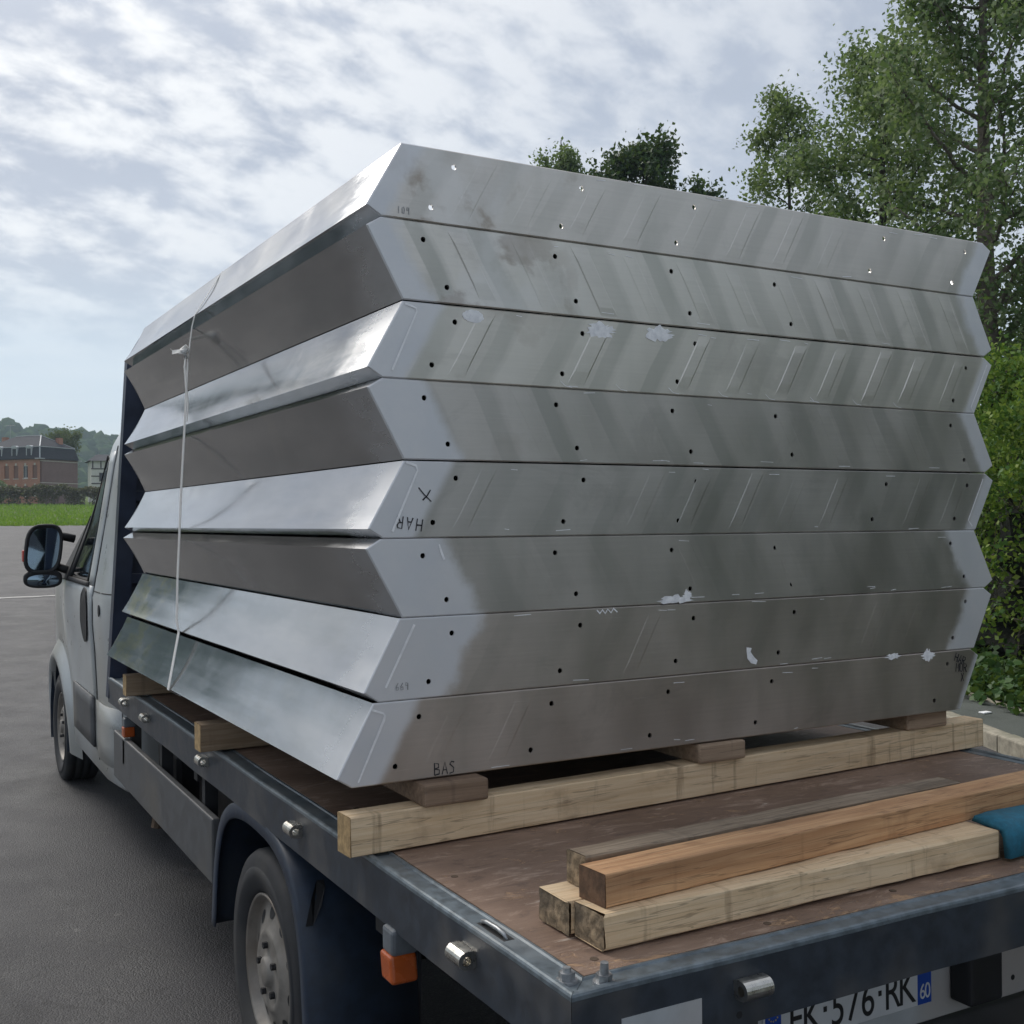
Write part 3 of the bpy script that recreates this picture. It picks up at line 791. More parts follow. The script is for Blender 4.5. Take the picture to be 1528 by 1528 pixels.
for k in range(1, 9):
    lean, du, wl, wr, soft, stain, band, tint = TIERS[k]
    z0, z1 = ZL[8-k]+(0.0016 if k in (2, 4) else 0.0006), ZL[9-k]-(0.0016 if k in (3, 5) else 0.0006)
    h = z1-z0
    root = empty('aluminium_tray', stack_pt(du, 0, z0), YS)
    tag(root, LAB[k], 'metal tray', 'folded aluminium trays stacked on the bed'); panels[k] = root
    poly = tray_poly(h, lean)
    fm = alu_front('end_plate_tier', wl, wr, soft, stain, tint, k, lean, {1: .45, 2: .75, 3: .7, 4: .6, 5: .45, 6: .35, 7: .25, 8: .15}[k])
    holes = []
    for i in range(6):
        for (hu, hz) in ((0.132, 0.141), (0.072, 0.036)): holes.append((hu + 0.355*i - (0.02 if k == 8 else 0), hz*h/0.18))
    if lean < 0:
        holes = []
        for i in range(6):
            holes.append((0.052+0.3565*i, 0.144*h/0.185)); holes.append((0.112+0.3565*i, 0.038*h/0.185))
    link('front_plate', front_plate(poly, holes, 0.0062, h, lean), fm, root)
    # folded sheets behind the end plate
    a = tray_poly(h, 1); t = 0.003
    def flip(pts): return pts if lean > 0 else [(x, h-z) for x, z in pts]
    def sheet_part(name, line):
        vs, fs = prism(flip(strip(line, t)), 0.0042, LEN)
        bm = bmesh.new(); me = mesh(name, vs, fs); bm.from_mesh(me); bpy.data.meshes.remove(me)
        me = bm_mesh(name, bm, True); me.set_sharp_from_angle(angle=R(25))
        return link(name, me, M['sidey'] if k >= 7 else M['side'], root)
    def bowed(p, q_, sag, n_=8):
        d = Vector(q_)-Vector(p); nn = Vector((-d.y, d.x)).normalized()
        return [tuple(Vector(p)+d*(i/n_)+nn*(sag*4*(i/n_)*(1-i/n_))) for i in range(n_+1)]
    sheet_part('side_sheet', bowed(a[0], a[1], 0.0045) + [a[2]])
    sheet_part('side_sheet', [a[3], a[4], a[5]])
    vs, fs = prism(flip([(a[2][0]+0.004, 0.0), (a[3][0]-0.004, 0.0), (a[3][0]-0.004, 0.003), (a[2][0]+0.004, 0.003)]), 0.0042, LEN)
    link('base_sheet', mesh('base_sheet', vs, fs), M['side'], root)
    e = inset(a if area(a) > 0 else a[::-1], 0.0035)
    vs, fs = prism(flip(e), LEN-0.004, LEN-0.0005)
    link('end_sheet', mesh('end_sheet', vs, fs), M['side'], root)
    # shallow slanted bands pressed up by the stiffeners welded behind
    rr = random.Random(k*5+1)
    for i in range(11):
        u0 = 0.195 + 0.166*i + rr.uniform(-.008, .008); wd = 0.045 + rr.uniform(-.006, .006)
        hh = band*rr.uniform(0.35, 1.0)*0.00085
        if k in (1,) and i > 7: hh *= 0.5
        za, zb = 0.012, h - rr.uniform(0.010, 0.026)
        sl = 0.088/0.158
        def sx(z): return (z*sl - 0.088) if lean > 0 else ((h-z)*sl - 0.088)
        vb = 0.004
        za, zb = (0.010, h-0.008) if rr.random() < .5 else (0.014, h-0.018)
        if lean < 0: za, zb = h-zb, h-za
        def q4(zA, zB, ins): return [(u0+sx(zA)+ins, zA), (u0+wd+sx(zA)-ins, zA), (u0+wd+sx(zB)-ins, zB), (u0+sx(zB)+ins, zB)]
        e1, e2 = rr.uniform(.02, .05), rr.uniform(.02, .05)
        lev = [(q4(za, zb, 0.0), -0.00005), (q4(za+e1, zb-e2, vb), -hh)]
        vs = [(x, y, z) for q_, y in lev for x, z in q_]
        fs = [(4, 5, 6, 7)] + [(j, (j+1) % 4, 4+(j+1) % 4, 4+j) for j in range(4)]
        me = mesh('stiffener_band', vs, fs)
        for nm, fn in (('edge_left', lambda x, z: x + 0.100*(1-(z/h if lean > 0 else 1-z/h))), ('edge_right', lambda x, z: 1.945+0.098*(z/h if lean > 0 else 1-z/h)-x)):
            at = me.attributes.new(nm, 'FLOAT', 'POINT')
            for vi, v in enumerate(me.vertices): at.data[vi].value = fn(v.co.x, v.co.z)
        if u0 > wl+0.05 and rr.random() < (0.85 if k < 5 else 0.6): link('stiffener_band', me, fm, root)
    # light nicks along the lower edge
    st = []
    for i in range(9):
        u = rr.uniform(0.25, 1.8); zz = rr.choice([rr.uniform(0.004, 0.02), rr.uniform(h-.02, h-.004)])
        st.append([(u, zz), (u+rr.uniform(0.012, 0.05), zz+rr.uniform(-.003, .003))])
    if k in (3,):
        for i in range(8): st.append([(0.30+0.166*i+.12, .018), (0.31+.166*i+.125, .006), (0.335+.166*i+.12, .003)])
    vs, fs = ribbon(st, 0.0016); link('scratch', mesh('scratch', vs, fs), M['weld'], root)['kind'] = 'stuff'
def on(k, name, data, mat, label=None):
    root = panels[k]; du = TIERS[k][1]; z0 = root.location.z-H
    vs, fs = data
    vs = [(x-du, y, z-z0) for x, y, z in vs]
    o = link(name, mesh(name, vs, fs), mat, root)
    if label: o['label'] = label
    return o
on(3, 'residue_patch', blob(0.540, 1.208, 0.085, 0.036, 0.35, 20, 1), M['residue'])
on(3, 'residue_patch', blob(0.722, 1.213, 0.080, 0.036, 0.35, 20, 2), M['residue'])
on(3, 'residue_patch', blob(0.180, 1.213, 0.055, 0.030, 0.1, 20, 3), M['residue'])
on(6, 'residue_patch', blob(0.775, 0.522, 0.095, 0.020, 0.5, 20, 4), M['residue'])
on(6, 'residue_patch', blob(0.808, 0.531, 0.024, 0.028, 0.4, 14, 5), M['residue'])
on(7, 'residue_patch', ribbon([[(1.018, .382), (1.016, .370), (1.020, .358), (1.030, .347), (1.045, .340)]], 0.016), M['residue'])
on(7, 'residue_patch', ribbon([[(0.523, .506), (.532, .497), (.540, .506), (.548, .496), (.556, .507), (.566, .497), (.573, .508), (.585, .498)]], 0.004), M['residue'])
on(8, 'residue_patch', blob(1.575, 0.322, 0.055, 0.016, 0.5, 16, 6), M['residue'])
on(8, 'residue_patch', blob(1.722, 0.316, 0.055, 0.030, 0.5, 16, 7), M['residue'])
WL = {8: [(-0.082, 0.170), (-0.055, 0.160), (-0.051, 0.155), (-0.054, 0.144), (-0.116, 0.012)], 7: [(0.023, 0.171), (-0.049, 0.032)], 5: [(0.005, 0.174), (0.030, 0.166), (0.033, 0.155), (-0.030, 0.016)], 3: [(0.005, 0.172), (0.032, 0.164), (0.034, 0.156), (-0.028, 0.018)]}
for k_, ln in WL.items(): on(k_, 'weld_line', ribbon([[(u, z+ZL[8-k_]) for u, z in ln]], 0.0050, -0.0022, 0.0020), M['weld'])
for k_, ln in {3: [(2.003, 0.155), (1.926, 0.019), (1.938, .006)], 5: [(1.979, 0.160), (1.908, 0.031), (1.926, 0.012)]}.items(): on(k_, 'weld_line', ribbon([[(u, z+ZL[8-k_]) for u, z in ln]], 0.0045, -0.0022, 0.0020), M['weld'])
on(6, 'weld_line', ribbon([[(0.087, ZL[2]+.166), (0.092, ZL[2]+.150), (0.100, ZL[2]+.130)]], 0.005, -0.0016, 0.0012), M['weld'])
on(8, 'handwriting', ribbon(write('BAS', 0.072, 0.146, 0.028), 0.0028), M['marker'])
on(8, 'handwriting', ribbon(write('HAR', 1.838, 0.292, 0.026, R(-22)) + write('MUR', 1.845, 0.258, 0.026, R(-6)) + write('X', 1.868, 0.226, 0.026), 0.0032), M['marker'])
on(5, 'handwriting', ribbon(write('HAR', 0.046, 0.735, 0.028, R(172), 1.1), 0.0030), M['marker'])
on(5, 'handwriting', ribbon([[(0.036, .808), (.050, .792), (.068, .776)], [(.066, .803), (.058, .790), (.046, .779)]], 0.0032), M['marker'])
on(7, 'handwriting', ribbon(write('669', -0.024, 0.348, 0.017), 0.0018), M['faint'])
on(1, 'handwriting', ribbon(write('109', -0.012, 1.432, 0.016), 0.0018), M['faint'])

# ------------------------------------------------------------------ the lashing strap
def strap():
    root = empty('lashing_strap', stack_pt(-0.095, 1.62, ZL[0])); tag(root, 'white strap tied down the left side of the aluminium stack', 'strap')
    path = [(1.4, 1.53, 1.602), (0.6, 1.53, 1.602), (0.004, 1.53, 1.600), (-0.090, 1.535, 1.440), (-0.093, 1.56, 1.405), (-0.0975, 1.60, 1.30), (-0.0985, 1.65, 1.06), (-0.0985, 1.70, 0.86), (-0.0985, 1.73, 0.70),
            (-0.1050, 1.735, 0.54), (-0.1080, 1.735, 0.385), (-0.1090, 1.705, 0.345), (-0.170, 1.600, 0.160), (-0.134, 1.60, 0.1385), (0.3, 1.60, 0.1385), (0.9, 1.60, 0.1385)]
    vs, fs = [], []
    wd = 0.0085
    P = [Vector(p) for p in path]; n = len(P)
    for i, p in enumerate(P):
        d = (P[min(n-1, i+1)]-P[max(0, i-1)]).normalized(); q = Vector((0, 1, 0)); nn = d.cross(q).normalized()*0.0008
        tw = 0.75 if i <= 4 else (1.2 if i == 5 else 1.65)
        for s, o in ((-1, -1), (1, -1), (1, 1), (-1, 1)):
            c = p + q*(s*wd*tw) + nn*o; vs.append(stack_pt(c.x, c.y, c.z))
    for i in range(n-1):
        for k in range(4): fs.append((4*i+k, 4*i+(k+1) % 4, 4*i+4+(k+1) % 4, 4*i+4+k))
    link('webbing', mesh('webbing', vs, fs), M['strap'], root, True)
    bm = bmesh.new()
    def sp(*a): return tuple(stack_pt(*a))
    kz = 1.322
    tube(bm, [sp(-0.100, 1.60, kz+.022), sp(-0.116, 1.612, kz+.008), sp(-0.112, 1.588, kz-.004), sp(-0.104, 1.60, kz-.020)], 0.008, 7)
    tube(bm, [sp(-0.108, 1.61, kz), sp(-0.118, 1.60, kz+.004), sp(-0.103, 1.585, kz+.006)], 0.007, 7)
    link('knot', bm_mesh('knot', bm, True), M['strap'], root, True)
    vs = [stack_pt(-0.108, 1.61, kz+.006), stack_pt(-0.112, 1.66, kz+.018), stack_pt(-0.112, 1.76, kz+.028), stack_pt(-0.106, 1.83, kz+.046),
          stack_pt(-0.108, 1.61, kz-.006), stack_pt(-0.118, 1.66, kz+.004), stack_pt(-0.114, 1.76, kz+.014), stack_pt(-0.104, 1.80, kz+.032)]
    vs2 = vs + [v+Vector((-0.0015, 0, 0)) for v in vs]
    fs = []
    for b in (0, 8):
        for i in range(3): fs.append((b+i, b+i+1, b+5+i, b+4+i))
    link('loose_end', mesh('loose_end', vs2, fs), M['strap'], root, True)
    # long tail hanging below the knot
    vs, fs = [], []
    tail = [(-0.106, 1.596, kz-.01), (-0.112, 1.585, 1.27), (-0.110, 1.572, 1.20), (-0.104, 1.575, 1.14), (-0.101, 1.60, 1.08)]
    for i, p in enumerate(tail):
        w2 = (0.006, 0.011, 0.013, 0.011, 0.004)[i]
        for a in ((0, -w2), (0, w2)):
            vs.append(stack_pt(p[0]+a[0], p[1]+a[1], p[2]))
    m = len(vs); vs += [v+Vector((-0.0014, 0, 0)) for v in vs]
    for b in (0, m):
        for i in range(4): fs.append((b+2*i, b+2*i+1, b+2*i+3, b+2*i+2))
    link('loose_end', mesh('loose_end', vs, fs), M['strap'], root, True)
strap()

# ------------------------------------------------------------------ timbers
def timber(name, label, cat, p0, p1, wd, hg, z, mat, endmat, group=None, rough=0.0, cut=0.004, seed=0):
    """p0, p1: ends of the lower near edge (x, y); the width goes to the left of p0->p1 (away from the camera)"""
    a, b = Vector((*p0, 0)), Vector((*p1, 0)); d = (b-a); L = d.length; ang = math.atan2(d.y, d.x)
    o_ = empty(name, (a.x, a.y, z+H), ang)
    tag(o_, label, cat, group)
    rr = random.Random(seed)
    n = max(6, int(L/0.06)); m = 0.0022 + rough*0.12
    sec = [(m, 0), (wd-m, 0), (wd, m), (wd, hg-m), (wd-m, hg), (m, hg), (0, hg-m), (0, m)]
    vs, fs = [], []
    bow = rr.uniform(-1, 1)*0.002
    for i in range(n+1):
        x = L*i/n
        for (y, q) in sec:
            jx = rr.uniform(-1, 1)*rough*0.5 if i in (0, n) else 0
            vs.append((x+jx, y+rr.uniform(-1, 1)*(0.0006+rough*0.10)+bow*math.sin(math.pi*i/n), max(0.0, q+rr.uniform(-1, 1)*(0.0004+rough*0.06))))
    for i in range(n):
        for k in range(8): fs.append((i*8+k, (i+1)*8+k, (i+1)*8+(k+1) % 8, i*8+(k+1) % 8))
    me = mesh('beam', vs, fs); link('beam', me, mat, o_)
    # sawn ends: a patch of end grain, uneven where it was broken
    for i, sg in ((0, -1), (n, 1)):
        X0 = sum(v[0] for v in vs[i*8:i*8+8])/8; gy, gq = 12, 9
        V, F = [], []
        for b_ in range(gq):
            for a_ in range(gy):
                edge = a_ in (0, gy-1) or b_ in (0, gq-1)
                V.append((X0 + sg*(0.0012 + (0 if edge and rough < .004 else rr.uniform(-.2, 0.7)*rough*0.45*(0.4 if edge else 1))), wd*a_/(gy-1), hg*b_/(gq-1)))
        for b_ in range(gq-1):
            for a_ in range(gy-1):
                q_ = b_*gy+a_; F.append((q_, q_+1, q_+gy+1, q_+gy))
        if sg > 0: pass
        else: F = [f[::-1] for f in F]
        link('end_grain', mesh('end_grain', V, F, True), endmat, o_)
    return o_
BH = 0.087
timber('timber_beam', 'long pale stained beam lying across the bed under the rear of the stack', 'timber', (-0.040, 0.841), (2.147, 0.966), 0.070, BH, 0.0, M['pale'], M['endpale'], None, 0.002, seed=1)
def block(x0, x1, y, z, hg, ln, label, seed):
    o_ = empty('timber_block', (x0, y, z+H)); tag(o_, label, 'timber block', 'blocks between the cross beams and the stack')
    bm = bmesh.new(); bm_box(bm, 0, ln, 0, x1-x0, 0, hg, 0.006, 2)
    bmesh.ops.transform(bm, matrix=Matrix(((0, 1, 0, 0), (1, 0, 0, 0), (0, 0, 1, 0), (0, 0, 0, 1))), verts=bm.verts)
    # bake the grain direction: grain along the block's length (world Y)
    link('block', bm_mesh('block', bm), M['blockd'] if seed == 1 else M['blocky'], o_)
    return o_
M['blocky'] = wood('block_timber_y', (0.28, 0.19, 0.125), (0.43, 0.31, 0.21), (0.13, 0.09, 0.06), band=0.3)
BT = ZL[0]-BH-0.0025
M['blockd'] = wood('dark_block_timber', (0.17, 0.11, 0.07), (0.28, 0.19, 0.125), (0.08, 0.05, 0.035), band=0.4)
block(0.133, 0.296, 0.835, BH, BT, 0.42, 'dark stained block on the pale beam under the left end of the stack', 1)
block(0.945, 1.102, 0.884, BH, BT, 0.40, 'square sawn block on the pale beam under the middle of the stack', 2)
block(1.777, 1.950, 0.938, BH, BT, 0.40, 'brown block on the pale beam under the right end of the stack', 3)
timber('cross_timber', 'brown cross timber poking out under the middle of the stack on the left side', 'timber', (-0.050, 2.150), (1.98, 2.175), 0.075, BH, 0.001, M['block'], M['endpale'], 'cross timbers poking out on the left side', 0.001, seed=2)
timber('cross_timber', 'reddish cross timber poking out near the cab under the far end of the stack', 'timber', (-0.040, 3.490), (1.98, 3.515), 0.075, BH, 0.001, M['block'], M['endpale'], 'cross timbers poking out on the left side', 0.001, seed=3)
for k_, (yy, nm) in enumerate(((2.16, 'hidden'), (3.50, 'hidden'))):
    pass
PZ = 0.0
timber('pale_timber', 'front pale timber on the rear of the deck with a splintered end', 'timber', (0.143, 0.122), (1.163, 0.141), 0.090, 0.060, PZ, M['pale'], M['endgrain'], 'loose timbers at the rear of the deck', 0.012, seed=4)
timber('pale_timber', 'rear pale timber under the stacked brown one, its broken end furthest left', 'timber', (0.128, 0.2135), (1.150, 0.2325), 0.100, 0.060, PZ, M['pale'], M['endgrain'], 'loose timbers at the rear of the deck', 0.012, seed=5)
timber('brown_timber', 'orange brown timber lying on top of the two pale timbers', 'timber', (0.162, 0.147), (1.560, 0.250), 0.076, 0.058, 0.0615, M['brown'], M['endbrown'], 'loose timbers at the rear of the deck', 0.001, seed=6)
timber('weathered_timber', 'dark weathered timber lying behind the orange brown one', 'timber', (0.187, 0.249), (1.246, 0.310), 0.060, 0.060, 0.0615, M['grey'], M['endgrain'], 'loose timbers at the rear of the deck', 0.006, seed=7)

def foam():
    o_ = empty('foam_pad', (1.17, 0.132, H)); tag(o_, 'teal blue foam pad bent over at the right end of the pale timbers', 'foam pad')
    o_.rotation_euler = (0, 0, R(1.1))
    prof = [(0.0, 0.002), (-0.016, 0.004), (-0.018, 0.055), (-0.010, 0.072), (0.006, 0.079), (0.075, 0.079), (0.082, 0.066), (0.030, 0.060), (0.010, 0.056), (0.004, 0.046)]
    prof = [(y, z) for y, z in prof]
    vs, fs = [], []
    n = len(prof); L = 0.62; k = 14
    for i in range(k+1):
        x = L*i/k
        for y, z in prof: vs.append((x, y + 0.002*math.sin(i*1.3), z*(1-0.04*(i in (0, k)))))
    for i in range(k):
        for j in range(n): fs.append((i*n+j, (i+1)*n+j, (i+1)*n+(j+1) % n, i*n+(j+1) % n))
    fs.append(tuple(range(n))); fs.append(tuple(reversed(range(k*n, k*n+n))))
    me = mesh('pad', vs, fs)
    bm = bmesh.new(); bm.from_mesh(me); bpy.data.meshes.remove(me)
    link('pad', bm_mesh('pad', bm, True), M['foam'], o_)
foam()

# ------------------------------------------------------------------ the flatbed truck
truck = empty('flatbed_truck', (1.05, 3.2, 0))
tag(truck, 'grey cab flatbed truck with a dark steel bed carrying the aluminium stack', 'truck')
def tp(name, me, mat, parent=None):
    return link(name, me, mat, parent or truck, True)
def tbox(name, x0, x1, y0, y1, z0, z1, mat, parent=None, bev=0.0, seg=1):
    bm = bmesh.new(); bm_box(bm, x0, x1, y0, y1, z0+H, z1+H, bev, seg)
    return tp(name, bm_mesh(name, bm), mat, parent)
BW, BL = 2.10, 4.20
# bed edge rails: outer face and a lighter top flange, mitred at the rear corners
face_prof = [(0.000, -0.120), (0.000, -0.012), (0.004, -0.012), (0.004, -0.116), (0.045, -0.116), (0.045, -0.120)]
flange_prof = [(0.000, -0.0115), (0.000, -0.005), (0.002, -0.0015), (0.006, 0.0), (0.012, 0.0), (0.0155, -0.003), (0.018, -0.007), (0.052, -0.007), (0.055, -0.004), (0.060, -0.004), (0.060, -0.0115)]
def rail(name, prof, side, mat):
    vs, fs = [], []; n = len(prof)
    if side == 'rear':
        ks = 28
        for i in range(ks+1):
            f = i/ks
            for d, z in prof:
                x0, x1 = d+0.0006, BW-d-0.0006
                vs.append((x0+(x1-x0)*f, d + 0.0006*math.sin(f*37), z+H+0.0008*math.sin(f*23)))
    else:
        ks = 60
        for i in range(ks+1):
            f = i/ks
            for d, z in prof:
                y0, y1 = d+0.0006, BL
                x = d if side == 'left' else BW-d
                vs.append((x+0.0008*math.sin(f*41), y0+(y1-y0)*f, z+H+0.0008*math.sin(f*29)))
    for i in range(ks):
        for j in range(n): fs.append((i*n+j, (i+1)*n+j, (i+1)*n+(j+1) % n, i*n+(j+1) % n))
    fs += [tuple(range(n)), tuple(range(ks*n, ks*n+n))[::-1]]
    me = mesh(name, vs, fs); bm = bmesh.new(); bm.from_mesh(me); bpy.data.meshes.remove(me)
    return tp(name, bm_mesh(name, bm), mat)
for sd in ('left', 'rear', 'right'):
    r_ = rail('bed_rail', face_prof, sd, M['frail'])
    rail('rail_flange', flange_prof, sd, M['railtop'])
tbox('deck', 0.0635, BW-0.0635, 0.0635, BL-0.05, -0.022, -0.0045, M['deck'])
for i_, (x, y) in enumerate([(x, y) for y in (0.105, 0.62, 1.25) for x in (0.115, 0.47, 0.83, 1.19, 1.55, 1.97)]):
    x += 0.02*math.sin(i_*2.7); y += 0.008*math.cos(i_*3.1)
    bm = bmesh.new(); tube(bm, [(x, y, H-0.0048), (x, y, H-0.0036)], 0.0075, 12)
    tp('deck_screw', bm_mesh('deck_screw', bm), M['rust'])
# hinge bosses for the missing drop sides
def boss(x, y, z, axis):
    bm = bmesh.new(); L, ro, ri, off = 0.058, 0.0165, 0.0085, 0.0185
    n = 20; rings = []
    for s in (-L/2, L/2):
        o_, i_ = [], []
        for k in range(n):
            a = 2*math.pi*k/n; ca, sa = math.cos(a), math.sin(a)
            rr_ = ro
            if ca > 0:                                       # towards the rail: square root of the D
                rr_ = min(off/ca if ca > 1e-3 else 9, ro/abs(sa) if abs(sa) > 1e-3 else 9)
            o_.append((ca*rr_, sa*rr_)); i_.append((ca*ri, sa*ri))
        rings.append((s, o_, i_))
    def V(s, p):
        dx, dz = p
        return (x - off + dx, y + s, z+H+dz) if axis == 'y' else (x + s, y - off + dx, z+H+dz)
    vv = [[bm.verts.new(V(s, p)) for p in o_] + [bm.verts.new(V(s, p)) for p in i_] for s, o_, i_ in rings]
    for k in range(n):
        j = (k+1) % n
        bm.faces.new((vv[0][k], vv[0][j], vv[1][j], vv[1][k]))
        bm.faces.new((vv[0][n+k], vv[1][n+k], vv[1][n+j], vv[0][n+j]))
        for e in (0, 1): bm.faces.new((vv[e][k], vv[e][n+k], vv[e][n+j], vv[e][j]))
    return tp('hinge_boss', bm_mesh('hinge_boss', bm), M['zinc'])
for yb in (0.351, 1.321, 2.284, 3.231, 3.698): boss(0.0, yb, -0.053, 'y')
for xb in (0.348, 1.72): boss(xb, 0.0, -0.054, 'x')
# corner bolts
def bolt(x, y, tall, tilt):
    bm = bmesh.new()
    def cyl(r0, r1, z0, z1, n):
        a = [bm.verts.new((r0*math.cos(2*math.pi*k/n), r0*math.sin(2*math.pi*k/n), z0)) for k in range(n)]
        b = [bm.verts.new((r1*math.cos(2*math.pi*k/n), r1*math.sin(2*math.pi*k/n), z1)) for k in range(n)]
        for k in range(n): bm.faces.new((a[k], a[(k+1) % n], b[(k+1) % n], b[k]))
        bm.faces.new(b); bm.faces.new(a[::-1])
    me = []
    cyl(0.0185, 0.0178, 0, 0.004, 24); root = None
    bmesh.ops.transform(bm, matrix=Matrix.Translation((x, y, H-0.0068)) @ Matrix.Rotation(tilt, 4, 'X'), verts=bm.verts)
    wsh = tp('bolt', bm_mesh('bolt', bm), M['galv'])
    bm = bmesh.new(); cyl(0.0135, 0.0135, 0.0041, 0.016, 6)
    bmesh.ops.transform(bm, matrix=Matrix.Translation((x, y, H-0.0068)) @ Matrix.Rotation(tilt, 4, 'X') @ Matrix.Rotation(0.4, 4, 'Z'), verts=bm.verts)
    tp('nut', bm_mesh('nut', bm), M['galv'], wsh)
    bm = bmesh.new(); cyl(0.0075, 0.0066, 0.0161, tall+.003, 14)
    bmesh.ops.transform(bm, matrix=Matrix.Translation((x, y, H-0.0068)) @ Matrix.Rotation(tilt, 4, 'X'), verts=bm.verts)
    tp('stud', bm_mesh('stud', bm), M['galv'], wsh)
bolt(0.030, 0.062, 0.020, 0.0)
bolt(0.078, 0.028, 0.031, R(4))
bolt(BW-0.030, 0.060, 0.017, 0.0)
bm = bmesh.new()
tube(bm, [(0.034, 0.362, H-0.012), (0.031, 0.357, H-0.001), (0.031, 0.340, H+0.003), (0.031, 0.300, H+0.004), (0.032, 0.275, H+0.001), (0.034, 0.268, H-0.010)], 0.0042, 8)
tp('lashing_eye', bm_mesh('lashing_eye', bm, True), M['galv'])
tbox('eye_recess', 0.024, 0.046, 0.262, 0.368, -0.0069, -0.0060, M['black'], None, 0.0003)
# rear: corner bracket, reflector plate, pale panel with number plate, bumper bar
tbox('corner_bracket', 0.006, 0.377, 0.0075, 0.013, -0.29, -0.1205, M['frail'])
tbox('corner_bracket', BW-0.377, BW-0.006, 0.0075, 0.013, -0.29, -0.1205, M['frail'])
tbox('reflector_plate', 0.092, 0.250, -0.0022, -0.0002, -0.119, -0.056, M['panel'])
tbox('reflector_plate', 0.092, 0.250, 0.0050, 0.0073, -0.23, -0.1195, M['panel'])
bm = bmesh.new(); tube(bm, [(0.330, -0.0008, H-0.101), (0.330, 0.0, H-0.101)], 0.0062, 16); tp('drain_hole', bm_mesh('drain_hole', bm), M['black'])
rp = tbox('rear_panel', 0.42, 1.90, 0.42, 0.44, -0.475, -0.121, M['panel'], None, 0.003)
tbox('bumper_bar', 0.25, 1.92, 0.30, 0.46, -0.62, -0.482, M['guard'], None, 0.012, 2)
tbox('rubber_buffer', 1.333, 1.449, 0.355, 0.4185, -0.437, -0.315, M['black'], None, 0.008, 2)
bm = bmesh.new(); tube(bm, [(1.567, 0.4190, H-0.431), (1.567, 0.4196, H-0.431)], 0.007, 14); tp('bolt_hole', bm_mesh('bolt_hole', bm), M['black'])
plate = tbox('number_plate', 0.745, 1.265, 0.412, 0.4195, -0.427, -0.317, M['plate'], None, 0.002)
tbox('plate_band', 0.747, 0.792, 0.4112, 0.4119, -0.425, -0.319, M['blue'], plate)
tbox('plate_band', 1.217, 1.263, 0.4112, 0.4119, -0.425, -0.319, M['blue'], plate)
def glyph(ch, x, z, hgt, y, mat, parent, wscale=1.0, name='character', mirror=False):
    cu = bpy.data.curves.new('glyph', 'FONT'); cu.body = ch; cu.size = hgt/0.70; cu.align_x = 'CENTER'; cu.extrude = 0.0004
    tmp = bpy.data.objects.new('glyph', cu); COL.objects.link(tmp)
    dg = bpy.context.evaluated_depsgraph_get()
    me = bpy.data.meshes.new_from_object(tmp.evaluated_get(dg)); bpy.data.objects.remove(tmp); bpy.data.curves.remove(cu)
    me.transform(Matrix.Translation((x, y, z+H)) @ Matrix.Rotation(R(90), 4, 'X') @ Matrix.Diagonal((wscale, 1, 1, 1)))
    me.name = name
    return tp(name, me, mat, parent)
cx_ = 0.822
for ch, wd in (('F', .047), ('K', .050), ('-', .030), ('5', .047), ('7', .047), ('6', .047), ('-', .030), ('R', .050), ('K', .047)):
    if ch == '-': tbox('character', cx_+wd/2-.005-.012, cx_+wd/2+.005-.012, 0.4110, 0.4118, -0.377, -0.365, M['ink'], plate)
    else: glyph(ch, cx_+wd/2-.012, -0.414, 0.080, 0.4115, M['ink'], plate, 0.80)
    cx_ += wd
glyph('6', 1.2325, -0.412, 0.036, 0.4106, M['plate'], plate, 0.8); glyph('0', 1.2495, -0.412, 0.036, 0.4106, M['plate'], plate, 0.8)
glyph('F', 0.769, -0.417, 0.034, 0.4106, M['plate'], plate, 0.9)
M['yellow'] = simple('plate_yellow', (0.65, 0.5, 0.03), 0.5, 0, 0.05, 10)
for k in range(12):
    a = k*math.pi/6
    bm = bmesh.new()
    c = Vector((0.7695+0.0135*math.cos(a), 0.4108, H-0.352+0.0135*math.sin(a)))
    v = [bm.verts.new(c+Vector(((0.0028 if j % 2 == 0 else 0.0012)*math.sin(j*math.pi/5), 0, (0.0028 if j % 2 == 0 else 0.0012)*math.cos(j*math.pi/5)))) for j in range(10)]
    bm.faces.new(v); tp('star', bm_mesh('star', bm), M['yellow'], plate)
# side marker lamps
def lamp(y, z, s, bracket):
    bm = bmesh.new(); bm_box(bm, 0.030-0.050*s, 0.050, y-0.036*s, y+0.036*s, z+H+0.005, z+H+0.075*s, 0.010*s, 2)
    hs = tp('marker_lamp', bm_mesh('marker_lamp', bm), M['lampgrey'])
    bm = bmesh.new(); bm_box(bm, 0.030-0.056*s, 0.046, y-0.038*s, y+0.038*s, z+H-0.062*s, z+H+0.010*s, 0.010*s, 3)
    for v in bm.verts:
        if v.co.z < z+H-0.03*s: v.co.y -= 0.010*s
    tp('lens', bm_mesh('lens', bm), M['amber'], hs)
    if bracket: tbox('bracket', 0.0, 0.012, y-0.02, y+0.02, z-0.16, z-0.055, M['lampgrey'], hs)
lamp(0.715, -0.176, 0.80, False)
lamp(3.80, -0.185, 0.62, True)
# side guard with hangers
bm = bmesh.new(); bm_box(bm, 0.000, 0.028, 2.215, 4.05, H-0.445, H-0.232, 0.006, 2); tp('side_guard', bm_mesh('side_guard', bm), M['guard'])
bm = bmesh.new(); bm_box(bm, BW-0.028, BW, 2.215, 4.05, H-0.445, H-0.232, 0.006, 2); tp('side_guard', bm_mesh('side_guard', bm), M['guard'])
for y in (2.45, 3.15, 3.80):
    tbox('guard_hanger', 0.030, 0.075, y-0.02, y+0.02, -0.42, -0.118, M['chassis'])
